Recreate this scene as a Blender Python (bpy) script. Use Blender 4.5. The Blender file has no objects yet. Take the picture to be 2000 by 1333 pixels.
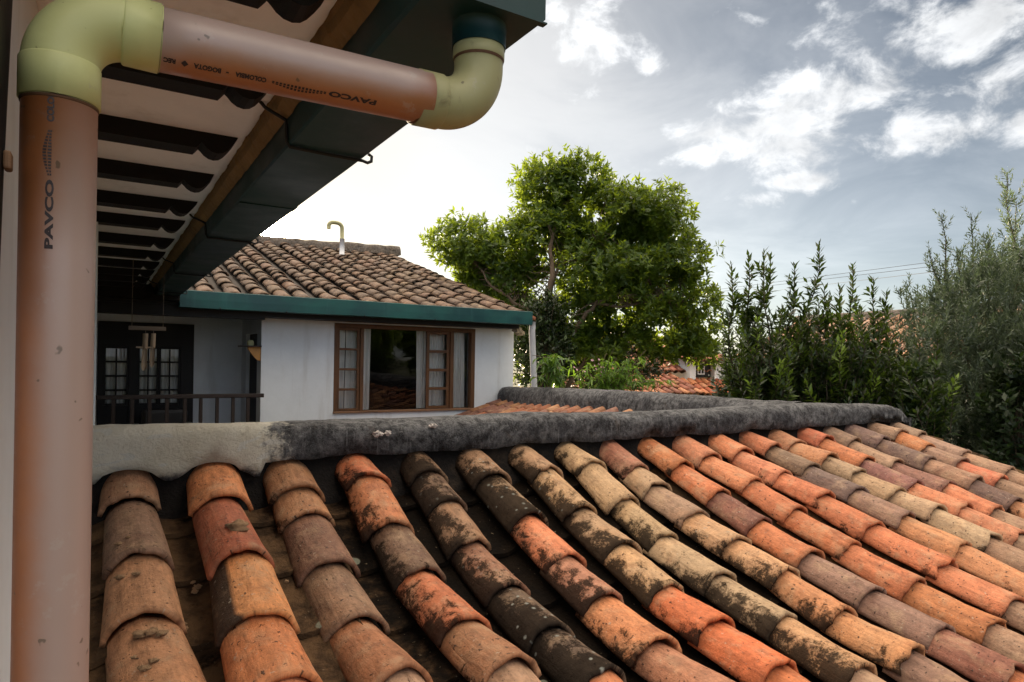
import bpy, math, random
import numpy as np
from mathutils import Vector, Matrix, noise

# ------------------------------------------------------------------ camera
F = 1296.0; CX = 1000.0; CY = 705.0; ROLL = 0.0165; YAW = math.radians(31.7)
FWD = np.array([math.sin(YAW), math.cos(YAW), 0.0]); RT = np.array([math.cos(YAW), -math.sin(YAW), 0.0]); UP = np.array([0, 0, 1.0])
scn = bpy.context.scene
cd = bpy.data.cameras.new("camera"); cam = bpy.data.objects.new("camera", cd); scn.collection.objects.link(cam)
cd.sensor_width = 36; cd.lens = F * 36 / 2000; cd.shift_y = 38.5 / 2000; cd.clip_start = 0.05; cd.clip_end = 3000
c_, s_ = math.cos(ROLL), math.sin(ROLL)
Ri = c_ * RT + s_ * UP; Ui = -s_ * RT + c_ * UP
cam.matrix_world = Matrix(((Ri[0], Ui[0], -FWD[0], 0), (Ri[1], Ui[1], -FWD[1], 0), (Ri[2], Ui[2], -FWD[2], 0), (0, 0, 0, 1)))
scn.camera = cam
scn.render.engine = 'CYCLES'
scn.cycles.max_bounces = 8; scn.cycles.transparent_max_bounces = 16
scn.cycles.sample_clamp_indirect = 6
scn.view_settings.view_transform = 'Standard'; scn.view_settings.look = 'None'
scn.view_settings.exposure = 1.9; scn.view_settings.gamma = 1.0

def ray(px, py):
    u = px - CX; v = -(py - CY)
    return FWD + RT * ((u * c_ - v * s_) / F) + UP * ((u * s_ + v * c_) / F)
def at(px, py, z):            # a point z metres deep in front of the viewpoint
    return ray(px, py) * z

# ------------------------------------------------------------------ node helpers
class NT:
    def __init__(s, tree): s.t = tree; tree.nodes.clear()
    def n(s, typ, **kw):
        nd = s.t.nodes.new(typ); ins = kw.pop('ins', {})
        for k, v in kw.items(): setattr(nd, k, v)
        for k, v in ins.items():
            if isinstance(v, bpy.types.NodeSocket): s.t.links.new(v, nd.inputs[k])
            else: nd.inputs[k].default_value = v
        return nd
    def link(s, a, b): s.t.links.new(a, b)
    def math(s, op, a, b=None, c=None, clamp=False):
        ins = {0: a}
        if b is not None: ins[1] = b
        if c is not None: ins[2] = c
        return s.n('ShaderNodeMath', operation=op, use_clamp=clamp, ins=ins).outputs[0]
    def vmath(s, op, a, b=None, out=0):
        ins = {0: a}
        if b is not None: ins[1] = b
        return s.n('ShaderNodeVectorMath', operation=op, ins=ins).outputs[out]
    def mix(s, f, a, b, blend='MIX'):
        nd = s.n('ShaderNodeMix', data_type='RGBA', blend_type=blend)
        for idx, v in ((0, f), (6, a), (7, b)):
            if isinstance(v, bpy.types.NodeSocket): s.link(v, nd.inputs[idx])
            else: nd.inputs[idx].default_value = v if idx == 0 or len(v) == 4 else (*v, 1)
        return nd.outputs[2]
    def mr(s, v, a, b, c=0.0, d=1.0, smooth=True):
        return s.n('ShaderNodeMapRange', interpolation_type='SMOOTHSTEP' if smooth else 'LINEAR', ins={0: v, 1: a, 2: b, 3: c, 4: d}).outputs[0]
    def noise(s, vec, scale, detail=4, rough=0.55, dist=0.0, w=False):
        nd = s.n('ShaderNodeTexNoise', ins={'Scale': scale, 'Detail': detail, 'Roughness': rough, 'Distortion': dist})
        if vec is not None: s.link(vec, nd.inputs['Vector'])
        return nd.outputs[0]
    def scale(s, vec, x, y, z, off=(0, 0, 0)):
        return s.n('ShaderNodeMapping', ins={'Vector': vec, 'Scale': (x, y, z), 'Location': off}).outputs[0]

# ------------------------------------------------------------------ sky and sun
SUN = ray(528, 452); SUN = SUN / np.linalg.norm(SUN)
SEL = math.asin(SUN[2]); SAZ = math.atan2(SUN[0], SUN[1])
world = bpy.data.worlds.new("World"); scn.world = world; world.use_nodes = True
w = NT(world.node_tree)
gen = w.n('ShaderNodeTexCoord').outputs['Generated']
D = w.vmath('NORMALIZE', gen)
skyn = w.n('ShaderNodeTexSky', sky_type='NISHITA', sun_disc=False, sun_elevation=SEL, sun_rotation=SAZ, altitude=2200, air_density=1.0, dust_density=1.2, ozone_density=1.5)
sky = w.mix(1.0, skyn.outputs[0], (0.205, 0.194, 0.182, 1), 'MULTIPLY')
cs = w.math('MAXIMUM', w.vmath('DOT_PRODUCT', D, tuple(SUN), out=1), 0.0)
def term(p, amp): return w.math('MULTIPLY', w.math('POWER', cs, p), amp)
# thin high cloud lit from behind: bright toward the sun
veil = w.math('ADD', term(6.2, 7.0), term(80, 8.0))
core = w.math('ADD', term(1200, 30.0), term(9000, 900.0))
sepz = w.n('ShaderNodeSeparateXYZ', ins={0: D}).outputs[2]
hor = w.mr(sepz, 0.0, 0.46, 2.9, 0.0)
veil = w.math('ADD', veil, w.math('MULTIPLY', hor, w.mr(cs, 0.2, 1.0, 0.25, 1.0)))
# wispy modulation of the veil
Dp = w.scale(D, 1, 1, 2.6)
wisp = w.noise(Dp, 3.0, 6, 0.6, 0.6)
veil = w.math('MULTIPLY', veil, w.mr(wisp, 0.3, 0.72, 0.52, 1.30))
veil = w.math('MULTIPLY', w.math('SUBTRACT', 1.0, w.math('EXPONENT', w.math('MULTIPLY', veil, -1 / 2.05))), 2.05)
veil = w.math('ADD', veil, core)
veilc = w.mix(1.0, w.mix(w.mr(cs, 0.96, 0.999), w.mix(w.mr(cs, 0.60, 0.95), (1.0, 0.985, 0.96), (1.0, 0.93, 0.82)), (1.0, 0.84, 0.56)), w.n('ShaderNodeCombineColor', ins={0: veil, 1: veil, 2: veil}).outputs[0], 'MULTIPLY')
base = w.mix(1.0, sky, veilc, 'ADD')
# cumulus: banks gathered round real directions of the sky
banks = []
for (px, py, rx, ry, amp) in [(1860, 60, 170, 75, 1), (1700, 110, 70, 40, .8), (1975, 150, 75, 55, .9), (1600, 185, 165, 50, 1.0), (1530, 250, 120, 80, 1.05),
                              (1810, 262, 120, 38, 1), (1700, 300, 60, 30, .4), (1990, 240, 40, 40, .7), (1360, 255, 95, 32, .85), (1560, 355, 80, 20, 1.0),
                              (1480, 388, 60, 18, .95), (1150, 110, 90, 65, .95), (1260, 130, 45, 35, .8), (1235, 75, 28, 20, .6), (1150, 20, 110, 50, .75), (1400, 305, 120, 34, .8), (1880,130,40,20,.5)]:
    v = ray(px, py); v /= np.linalg.norm(v)
    banks.append((v, rx / F, ry / F, amp))
acc = None
for v, rx, ry, amp in banks:
    e1 = np.cross(v, UP); e1 /= np.linalg.norm(e1); e2 = np.cross(e1, v)
    a = w.math('DIVIDE', w.vmath('DOT_PRODUCT', D, tuple(e1), out=1), rx)
    b = w.math('DIVIDE', w.vmath('DOT_PRODUCT', D, tuple(e2), out=1), ry)
    r2 = w.math('ADD', w.math('MULTIPLY', a, a), w.math('MULTIPLY', b, b))
    fr = w.math('GREATER_THAN', w.vmath('DOT_PRODUCT', D, tuple(v), out=1), 0.3)
    g = w.math('MULTIPLY', w.math('MULTIPLY', w.math('EXPONENT', w.math('MULTIPLY', r2, -0.9)), amp), fr)
    acc = g if acc is None else w.math('MAXIMUM', acc, g)
Dc = w.scale(D, 1, 1, 1.5)
n1 = w.noise(Dc, 13.0, 9, 0.62, 0.25)
n2 = w.noise(w.scale(D, 1, 1, 1.5, (0.012, 0.02, -0.022)), 13.0, 6, 0.60, 0.25)
dens = w.math('ADD', acc, w.math('MULTIPLY', w.math('SUBTRACT', n1, 0.5), 2.6))
dens2 = w.math('ADD', acc, w.math('MULTIPLY', w.math('SUBTRACT', n2, 0.5), 2.6))
cmask = w.mr(dens, 0.36, 1.05)
# bright fill overhead and behind, added out of view to light tiles and facade
over = w.math('MULTIPLY', w.mr(sepz, 0.50, 0.72), w.mr(w.noise(D, 2.2, 6, .6, .4), 0.28, 0.50))
behind = w.math('MULTIPLY', w.mr(w.vmath('DOT_PRODUCT', D, tuple(-FWD), out=1), 0.05, 0.45), w.mr(w.noise(D, 3.1, 7, .6, .4), 0.38, 0.52))
# tone of the cumulus banks
cshade = w.mr(w.math('SUBTRACT', dens, dens2), -0.5, 0.5)
thick = w.mr(dens, 0.75, 1.6)
bright = w.math('ADD', w.mr(cs, 0.55, 1.0, 2.0, 2.6), w.math('MULTIPLY', thick, -0.75))
bright = w.math('ADD', bright, w.math('MULTIPLY', cshade, 0.9))
cc = w.mix(1.0, (0.97, 0.985, 1.0), w.n('ShaderNodeCombineColor', ins={0: bright, 1: bright, 2: bright}).outputs[0], 'MULTIPLY')
skyc = w.mix(cmask, base, w.mix(1.0, cc, w.mix(1.0, base, (0.10, 0.10, 0.10), 'MULTIPLY'), 'ADD'))
skyc = w.mix(w.math('MULTIPLY', behind, .8), skyc, (3.0, 3.3, 3.8))  # unseen bright patch behind the viewpoint, added to lift the facade
fro = w.mr(w.vmath('DOT_PRODUCT', D, tuple(FWD), out=1), -0.5, 0.6, 0.62, 1.30)
fillc = w.mix(1.0, (11.6, 10.0, 8.1), w.n('ShaderNodeCombineColor', ins={0: fro, 1: fro, 2: fro}).outputs[0], 'MULTIPLY')  # colour of the added overhead fill, stronger toward the front
skyc = w.mix(w.math('MULTIPLY', over, .9), skyc, fillc)
bg = w.n('ShaderNodeBackground', ins={'Color': skyc, 'Strength': 0.1})
w.link(bg.outputs[0], w.n('ShaderNodeOutputWorld').inputs[0])
world.cycles.sampling_method = 'MANUAL'; world.cycles.sample_map_resolution = 1024

ld = bpy.data.lights.new("sun", 'SUN'); ld.energy = 3.2; ld.angle = math.radians(0.5); ld.color = (1.0, 0.80, 0.56)
sun = bpy.data.objects.new("sun", ld); scn.collection.objects.link(sun)
sun.rotation_euler = Vector(-SUN).to_track_quat('-Z', 'Y').to_euler()

# ------------------------------------------------------------------ object helpers
col = scn.collection
def link(o, parent=None):
    col.objects.link(o)
    if parent is not None:
        o.parent = parent; o.matrix_parent_inverse = Matrix.Translation(-Vector(parent.location)) if parent.parent is None else Matrix.Identity(4)
    return o
def tag(o, label=None, cat=None, group=None, kind=None):
    if label: o['label'] = label
    if cat: o['category'] = cat
    if group: o['group'] = group
    if kind: o['kind'] = kind
    return o
def thing(name, label, cat, loc=(0, 0, 0), group=None):
    o = bpy.data.objects.new(name, None); o.location = loc; o.empty_display_size = 0.1; col.objects.link(o)
    return tag(o, label, cat, group)

class MB:
    """collects vertices and faces of ONE object"""
    def __init__(s): s.v = []; s.f = []; s.a = {}
    def add(s, verts, faces, **attrs):
        o = len(s.v)
        s.v.extend([tuple(p) for p in verts]); s.f.extend([tuple(i + o for i in f) for f in faces])
        for k, val in attrs.items():
            lst = s.a.setdefault(k, [])
            lst.extend(list(val) if hasattr(val, '__len__') and len(val) == len(verts) and hasattr(val[0], '__len__') else [val] * len(verts))
    def box(s, x0, x1, y0, y1, z0, z1, **k):
        v = [(x, y, z) for x in (x0, x1) for y in (y0, y1) for z in (z0, z1)]
        s.add(v, [(0, 1, 3, 2), (4, 6, 7, 5), (0, 4, 5, 1), (2, 3, 7, 6), (0, 2, 6, 4), (1, 5, 7, 3)], **k)
    def grid(s, P, closeu=False, closev=False, **k):
        nu, nv = len(P), len(P[0]); V = [p for r in P for p in r]; Fs = []
        for i in range(nu if closeu else nu - 1):
            for j in range(nv if closev else nv - 1):
                a = i * nv + j; b = i * nv + (j + 1) % nv; c = ((i + 1) % nu) * nv + (j + 1) % nv; d = ((i + 1) % nu) * nv + j
                Fs.append((a, b, c, d))
        s.add(V, Fs, **k)
    def tube(s, pts, rad, seg=10, caps=True, **k):
        pts = [Vector(p) for p in pts]; n = len(pts)
        if not hasattr(rad, '__len__'): rad = [rad] * n
        R = []; prev = None
        for i in range(n):
            t = (pts[min(i + 1, n - 1)] - pts[max(i - 1, 0)]).normalized()
            if prev is None:
                a = Vector((0, 0, 1)) if abs(t.z) < .9 else Vector((1, 0, 0))
                u = t.cross(a).normalized()
            else:
                u = (prev - t * prev.dot(t)).normalized()
            prev = u; v = t.cross(u)
            R.append([pts[i] + (u * math.cos(2 * math.pi * j / seg) + v * math.sin(2 * math.pi * j / seg)) * rad[i] for j in range(seg)])
        base = len(s.v); s.grid(R, closev=True, **k)
        if caps:
            s.f.append(tuple(base + j for j in range(seg))); s.f.append(tuple(base + (n - 1) * seg + j for j in reversed(range(seg))))
    def build(s, name, mat, parent=None, smooth=False, bevel=0.0):
        me = bpy.data.meshes.new(name); me.from_pydata(s.v, [], s.f); me.update()
        for k, val in s.a.items():
            typ = 'FLOAT_COLOR' if len(val[0]) == 4 else 'FLOAT_VECTOR'
            at_ = me.attributes.new(k, typ, 'POINT')
            at_.data.foreach_set('color' if typ == 'FLOAT_COLOR' else 'vector', np.array(val, dtype=np.float32).ravel())
        if smooth: me.polygons.foreach_set('use_smooth', [True] * len(me.polygons))
        me.materials.append(mat)
        o = bpy.data.objects.new(name, me); link(o, parent)
        if bevel:
            b = o.modifiers.new('bevel', 'BEVEL'); b.width = bevel; b.segments = 2; b.limit_method = 'ANGLE'
        return o
def np_mesh(name, V, Q, mat, parent=None, smooth=False, vec=None):
    """V (n,3), Q (m,4) quads; fast path for foliage"""
    me = bpy.data.meshes.new(name)
    me.vertices.add(len(V)); me.vertices.foreach_set('co', V.astype(np.float32).ravel())
    me.loops.add(Q.size); me.loops.foreach_set('vertex_index', Q.astype(np.int32).ravel())
    me.polygons.add(len(Q)); me.polygons.foreach_set('loop_start', np.arange(0, Q.size, 4, dtype=np.int32))
    if smooth: me.polygons.foreach_set('use_smooth', np.ones(len(Q), bool))
    me.update(calc_edges=True)
    if vec is not None:
        a = me.attributes.new('lv', 'FLOAT_VECTOR', 'POINT'); a.data.foreach_set('vector', vec.astype(np.float32).ravel())
    me.materials.append(mat)
    return link(bpy.data.objects.new(name, me), parent)

def srgb(h):
    h = h.lstrip('#'); return tuple((lambda c: c / 12.92 if c <= .04045 else ((c + .055) / 1.055) ** 2.4)(int(h[i:i + 2], 16) / 255) for i in (0, 2, 4))

# ------------------------------------------------------------------ materials
def new_mat(name):
    m = bpy.data.materials.new(name); m.use_nodes = True; return m, NT(m.node_tree)
def finish(n, color, rough=0.8, bump=None, bstr=0.3, bdist=0.01, spec=0.5, metallic=0.0, **kw):
    p = n.n('ShaderNodeBsdfPrincipled')
    for k, v in (('Base Color', color), ('Roughness', rough), ('Specular IOR Level', spec), ('Metallic', metallic)):
        if isinstance(v, bpy.types.NodeSocket): n.link(v, p.inputs[k])
        else: p.inputs[k].default_value = (*v, 1) if isinstance(v, tuple) and len(v) == 3 else v
    for k, v in kw.items(): p.inputs[k].default_value = v
    if bump is not None:
        b = n.n('ShaderNodeBump', ins={'Strength': bstr, 'Distance': bdist, 'Height': bump}); n.link(b.outputs[0], p.inputs['Normal'])
    n.link(p.outputs[0], n.n('ShaderNodeOutputMaterial').inputs[0])
    return p

def mat_simple(name, c, rough=0.8, var=0.15, scale=8.0, spec=0.4, bstr=0.2, dirt=None, metallic=0.0, stretch=(1, 1, 1), bdist=0.004):
    m, n = new_mat(name)
    pos = n.n('ShaderNodeTexCoord').outputs['Object']
    v = n.scale(pos, *stretch)
    a = n.noise(v, scale, 6, 0.6); b = n.noise(v, scale * 6, 4, 0.6)
    f = n.math('ADD', n.math('MULTIPLY', n.math('SUBTRACT', a, 0.5), 2 * var), n.math('MULTIPLY', n.math('SUBTRACT', b, 0.5), var))
    f = n.math('ADD', f, 1.0)
    colr = n.mix(1.0, c, n.n('ShaderNodeCombineColor', ins={0: f, 1: f, 2: f}).outputs[0], 'MULTIPLY')
    if dirt:
        d = n.mr(n.noise(v, scale * .5, 8, 0.65), 0.50, 0.72)
        colr = n.mix(n.math('MULTIPLY', d, dirt[1]), colr, dirt[0])
    finish(n, colr, rough, b, bstr, bdist, spec, metallic)
    return m

# --- clay tile: per-tile tint / wear come as vertex attributes
def make_tile_mat():
    m, n = new_mat('clay_tile')
    tint = n.n('ShaderNodeAttribute', attribute_name='tint').outputs['Color']
    tc = n.n('ShaderNodeAttribute', attribute_name='tc').outputs['Vector']
    wear = n.n('ShaderNodeSeparateXYZ', ins={0: n.n('ShaderNodeAttribute', attribute_name='wear').outputs['Vector']})
    dirt, lich, left = wear.outputs[0], wear.outputs[1], wear.outputs[2]
    tint = n.mix(1.0, n.mix(0.20, tint, (0.22, 0.13, 0.07)), (1.01, 0.915, 0.865), 'MULTIPLY')
    st = n.scale(tc, 26, 3.5, 1.0)                      # hand-drawn streaks along the tile
    streak = n.noise(st, 1.6, 6, 0.65, 0.4)
    blot = n.noise(tc, 11, 6, 0.62, 0.3)
    fine = n.noise(tc, 130, 5, 0.7)
    med = n.noise(tc, 38, 5, 0.65)
    f = n.math('ADD', n.math('MULTIPLY', n.math('SUBTRACT', streak, 0.5), 1.3), n.math('MULTIPLY', n.math('SUBTRACT', fine, 0.5), 0.9))
    f = n.math('ADD', f, n.math('MULTIPLY', n.math('SUBTRACT', med, 0.5), 0.9))
    f = n.math('ADD', f, 1.0)
    c = n.mix(1.0, tint, n.n('ShaderNodeCombineColor', ins={0: f, 1: f, 2: f}).outputs[0], 'MULTIPLY')
    # paler dusty and deeper fired zones
    c = n.mix(n.math('MULTIPLY', n.mr(blot, 0.48, 0.70), 0.42), c, (0.44, 0.30, 0.18))
    c = n.mix(n.math('MULTIPLY', n.mr(n.noise(n.scale(tc, 2.2, .7, 1, (9, 1, 2)), 14, 8, 0.7, .6), 0.50, 0.66), 0.55), c, n.mix(1.0, c, (0.52, 0.47, 0.44), 'MULTIPLY'))
    c = n.mix(n.math('MULTIPLY', n.mr(n.noise(n.scale(tc, 1, 1, 1, (2, 8, 6)), 5, 6, 0.65, .6), 0.50, 0.66), 0.45), c, n.mix(1.0, c, (1.18, 1.03, 0.90), 'MULTIPLY'))
    c = n.mix(n.math('MULTIPLY', n.mr(n.noise(n.scale(tc, 1, 1, 1, (3, 7, 1)), 9, 5, 0.6, .4), 0.52, 0.72), 0.5), c, n.mix(1.0, c, (0.50, 0.36, 0.36), 'MULTIPLY'))
    # small chips and soot specks
    sp = n.mr(n.noise(tc, 62, 3, 0.5), 0.655, 0.71)
    c = n.mix(n.math('MULTIPLY', sp, 0.8), c, (0.04, 0.028, 0.022))
    c = n.mix(n.math('MULTIPLY', n.mr(n.noise(n.scale(tc, 3, 1, 1, (1, 1, 5)), 70, 4, 0.7), 0.61, 0.68), 0.6), c, (0.06, 0.04, 0.03))
    sp2 = n.mr(n.noise(n.scale(tc, 1, 1, 1, (5, 2, 8)), 75, 3, 0.5), 0.67, 0.72)
    c = n.mix(n.math('MULTIPLY', sp2, 0.5), c, (0.42, 0.36, 0.28))
    # black lichen crust, thickest on the flank that faces away and at the lower lip
    dn = n.noise(n.scale(tc, 1, 1, 1, (1, 4, 3)), 13, 10, 0.72, 0.35)
    dn = n.math('ADD', dn, n.math('MULTIPLY', n.math('SUBTRACT', left, 0.5), 0.60))
    dm = n.math('ADD', dn, n.math('MULTIPLY', n.math('SUBTRACT', dirt, 0.5), 0.62))
    dm = n.math('ADD', dm, n.math('MULTIPLY', n.math('SUBTRACT', n.noise(tc, 150, 4, 0.75), 0.5), 0.30))
    dm = n.math('ADD', dm, n.math('MULTIPLY', n.math('SUBTRACT', streak, 0.5), 0.16))
    dmask = n.math('MULTIPLY', n.mr(dm, 0.50, 0.64), n.mr(dirt, 0.02, 0.12))
    blk = n.mix(n.noise(tc, 40, 4, 0.6), (0.005, 0.0042, 0.0038), (0.036, 0.028, 0.022))
    c = n.mix(n.math('MULTIPLY', dmask, 0.93), c, blk)
    # round grey lichen discs
    vor = n.n('ShaderNodeTexVoronoi', feature='F1', voronoi_dimensions='2D', ins={'Vector': n.scale(tc, 1, 1, 1, (2, 5, 4)), 'Scale': 24.0, 'Randomness': 1.0})
    vn = n.math('ADD', vor.outputs['Distance'], n.math('MULTIPLY', n.math('SUBTRACT', fine, 0.5), 0.12))
    sel = n.math('GREATER_THAN', n.n('ShaderNodeSeparateColor', ins={0: vor.outputs['Color']}).outputs[0], 0.62)
    lm = n.math('MULTIPLY', n.math('MULTIPLY', n.mr(vn, n.math('ADD', 0.10, n.math('MULTIPLY', n.n('ShaderNodeSeparateColor', ins={0: vor.outputs['Color']}).outputs[1], 0.16)), 0.06), sel), lich)
    c = n.mix(n.math('MULTIPLY', lm, 0.8), c, (0.26, 0.27, 0.24))
    h = n.math('ADD', n.math('MULTIPLY', fine, 0.5), n.math('MULTIPLY', streak, 0.8))
    h = n.math('ADD', h, n.math('MULTIPLY', dmask, 0.35)); h = n.math('ADD', h, n.math('MULTIPLY', sp, -0.9)); h = n.math('ADD', h, n.math('MULTIPLY', med, 0.8))
    rg = n.mr(dmask, 0, 1, 0.66, 0.9)
    finish(n, c, rg, h, 0.85, 0.006, n.mr(dmask, 0, 1, 0.24, 0.02))
    return m
M = {}
M['tile'] = make_tile_mat()

def make_channel_mat():
    m, n = new_mat('channel_clay')
    pos = n.n('ShaderNodeTexCoord').outputs['Object']
    x = n.n('ShaderNodeSeparateXYZ', ins={0: pos}).outputs[0]
    a = n.noise(pos, 9, 8, 0.65, 0.3); b = n.noise(pos, 60, 5, 0.65)
    c = n.mix(n.mr(a, 0.35, 0.65), (0.125, 0.073, 0.038), (0.045, 0.028, 0.017))
    # columns 2 to 9 are crusted with black lichen, the rest keep brown dust
    xx = n.math('ADD', x, n.math('MULTIPLY', n.math('SUBTRACT', a, 0.5), 0.8))
    blackn = n.math('MULTIPLY', n.mr(xx, 0.50, 0.85), n.mr(xx, 2.9, 2.2))
    blk = n.math('MAXIMUM', blackn, n.mr(n.noise(pos, 3, 8, 0.7), 0.56, 0.64))
    c = n.mix(n.math('MULTIPLY', blk, 0.95), c, (0.004, 0.0035, 0.003))
    g = n.mr(b, 0.66, 0.72); c = n.mix(n.math('MULTIPLY', g, 0.6), c, (0.30, 0.23, 0.15))
    vor = n.n('ShaderNodeTexVoronoi', feature='F1', ins={'Vector': pos, 'Scale': 9.0})
    sel = n.math('GREATER_THAN', n.n('ShaderNodeSeparateColor', ins={0: vor.outputs['Color']}).outputs[0], 0.80)
    c = n.mix(n.math('MULTIPLY', n.math('MULTIPLY', n.mr(vor.outputs['Distance'], 0.22, 0.18), sel), 0.6), c, (0.25, 0.26, 0.2))
    h = n.math('ADD', b, n.math('MULTIPLY', a, 1.5))
    finish(n, c, 0.95, h, 0.8, 0.01, 0.05)
    return m
M['channel'] = make_channel_mat()

def make_mortar(name, paint_x=None, dark=(0.034, 0.034, 0.037), light=(0.215, 0.218, 0.228)):
    m, n = new_mat(name)
    pos = n.n('ShaderNodeTexCoord').outputs['Object']
    sx = n.n('ShaderNodeSeparateXYZ', ins={0: pos})
    a = n.noise(pos, 4.5, 9, 0.72, 0.5); b = n.noise(pos, 24, 9, 0.80, 0.15); d = n.noise(pos, 90, 5, 0.7)
    c = n.mix(n.mr(b, 0.36, 0.68), dark, light)
    c = n.mix(n.mr(a, 0.40, 0.58), n.mix(1.0, c, (0.42, 0.42, 0.45), 'MULTIPLY'), c)
    c = n.mix(n.math('MULTIPLY', n.mr(n.noise(pos, 11, 6, 0.7, .8), 0.58, 0.68), 0.5), c, (0.24, 0.24, 0.24))
    c = n.mix(n.math('MULTIPLY', n.mr(n.noise(n.scale(pos, 1, 1, 1, (4, 4, 4)), 6, 6, 0.7, .8), 0.60, 0.72), 0.45), c, (0.10, 0.07, 0.05))
    # runs that streak down the face
    rn = n.noise(n.scale(pos, 60, 60, 3.0), 1.0, 4, 0.6)
    c = n.mix(n.math('MULTIPLY', n.mr(rn, 0.58, 0.70), 0.40), c, (0.26, 0.265, 0.28))
    ck = n.n('ShaderNodeTexVoronoi', feature='DISTANCE_TO_EDGE', ins={'Vector': n.vmath('ADD', pos, n.n('ShaderNodeTexNoise', ins={'Vector': pos, 'Scale': 6.0, 'Detail': 4.0}).outputs[1]), 'Scale': 2.6}).outputs['Distance']
    ckm = n.math('MULTIPLY', n.mr(ck, 0.010, 0.002), n.mr(n.noise(pos, 3, 2, .5), .50, .60))
    c = n.mix(n.math('MULTIPLY', ckm, .7), c, (0.008, 0.008, 0.008))
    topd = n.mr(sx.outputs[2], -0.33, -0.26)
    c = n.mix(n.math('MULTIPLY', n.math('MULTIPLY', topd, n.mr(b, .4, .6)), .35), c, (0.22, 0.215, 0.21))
    h = n.math('ADD', n.math('MULTIPLY', b, 1.6), n.math('MULTIPLY', d, 0.8)); h = n.math('SUBTRACT', h, n.math('MULTIPLY', ckm, 1.5)); h = n.math('ADD', h, n.math('MULTIPLY', a, 2.0))
    rough = 0.85
    if paint_x is not None:
        xx = n.math('ADD', sx.outputs[0], n.math('MULTIPLY', n.math('SUBTRACT', n.noise(pos, 9, 9, 0.75), 0.5), 0.55))
        zz = n.math('ADD', sx.outputs[2], n.math('MULTIPLY', n.math('SUBTRACT', n.noise(pos, 14, 6, 0.7), 0.5), 0.10))
        pm = n.math('MULTIPLY', n.mr(xx, paint_x + .05, paint_x - .03), n.mr(zz, -0.455, -0.425))
        pc = n.mix(n.mr(n.noise(pos, 5, 6, 0.6), 0.3, 0.7), (0.60, 0.56, 0.46), (0.76, 0.73, 0.64))
        pc = n.mix(n.math('MULTIPLY', n.mr(n.noise(pos, 16, 8, 0.75), 0.56, 0.70), 0.55), pc, (0.30, 0.26, 0.18))
        pc = n.mix(n.math('MULTIPLY', n.mr(n.noise(n.scale(pos, 1, 1, 3), 7, 3, 0.5, 1.0), 0.60, 0.615), 0.7), pc, (0.66, 0.66, 0.62))
        c = n.mix(pm, c, pc)
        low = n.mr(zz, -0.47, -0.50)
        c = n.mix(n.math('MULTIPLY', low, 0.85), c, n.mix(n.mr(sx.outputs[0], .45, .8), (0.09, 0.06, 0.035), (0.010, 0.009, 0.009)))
    finish(n, c, rough, h, 0.9, 0.016, 0.25)
    return m
M['mortar'] = make_mortar('weathered_mortar', 0.60)
M['bedding'] = mat_simple('bedding_shade', (0.014, 0.012, 0.011), .95, .5, 14, dirt=((0.06, 0.042, 0.028), .5), bstr=.9, bdist=.01, spec=.1)  # shade of the recess under the ridge lip put into the colour
M['mortar_far'] = make_mortar('weathered_mortar_far')
M['mortar_brown'] = make_mortar('dusty_mortar', None, (0.10, 0.075, 0.055), (0.26, 0.20, 0.15))

def make_wall(name, c, stain=(0.30, 0.28, 0.24)):
    m, n = new_mat(name)
    pos = n.n('ShaderNodeTexCoord').outputs['Object']
    a = n.noise(pos, 1.6, 6, 0.6); b = n.noise(pos, 26, 6, 0.65); v = n.noise(n.scale(pos, 7, 7, .7), 1, 6, 0.6)
    f = n.math('ADD', n.mr(a, 0.3, 0.7, 0.93, 1.04), n.math('MULTIPLY', n.math('SUBTRACT', b, 0.5), 0.08))
    cc = n.mix(1.0, c, n.n('ShaderNodeCombineColor', ins={0: f, 1: f, 2: f}).outputs[0], 'MULTIPLY')
    cc = n.mix(n.math('MULTIPLY', n.mr(v, 0.52, 0.75), 0.26), cc, stain)
    finish(n, cc, 0.85, n.math('ADD', b, n.math('MULTIPLY', a, 2)), 0.35, 0.004, 0.25)
    return m
M['white'] = make_wall('white_wash', (0.72, 0.765, 0.80))
M['soffit'] = make_wall('soffit_wash', (0.91, 0.93, 0.94))
M['cream'] = make_wall('cream_wash', (0.62, 0.55, 0.42))
M['ochre'] = make_wall('ochre_wash', (0.45, 0.30, 0.14))

def make_green(k=1.0):
    m, n = new_mat('green_gutter_paint')
    pos = n.n('ShaderNodeTexCoord').outputs['Object']
    a = n.noise(n.scale(pos, 1, 1, 1.5), 2.3, 6, 0.6); b = n.noise(n.scale(pos, 14, 14, 1.2), 1.0, 6, 0.6); d = n.noise(pos, 45, 5, 0.65)
    c = n.mix(n.mr(a, 0.35, 0.68), (0.006, 0.060, 0.062), (0.010, 0.110, 0.095))
    c = n.mix(n.math('MULTIPLY', n.mr(b, 0.55, 0.8), 0.35), c, (0.05, 0.16, 0.15))
    c = n.mix(n.math('MULTIPLY', n.mr(d, 0.64, 0.72), 0.5), c, (0.02, 0.035, 0.03))
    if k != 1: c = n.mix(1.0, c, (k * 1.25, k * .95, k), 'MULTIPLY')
    c = n.mix(1.0, c, (.85, .82, .86), 'MULTIPLY')
    rg = n.mr(a, 0.3, 0.7, 0.40, 0.62)
    finish(n, c, rg, d, 0.12, 0.003, 0.45)
    return m
M['green'] = make_green(); M['green_shade'] = make_green(.48)  # second copy is darker: shade of the near gutter put into its colour
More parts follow.
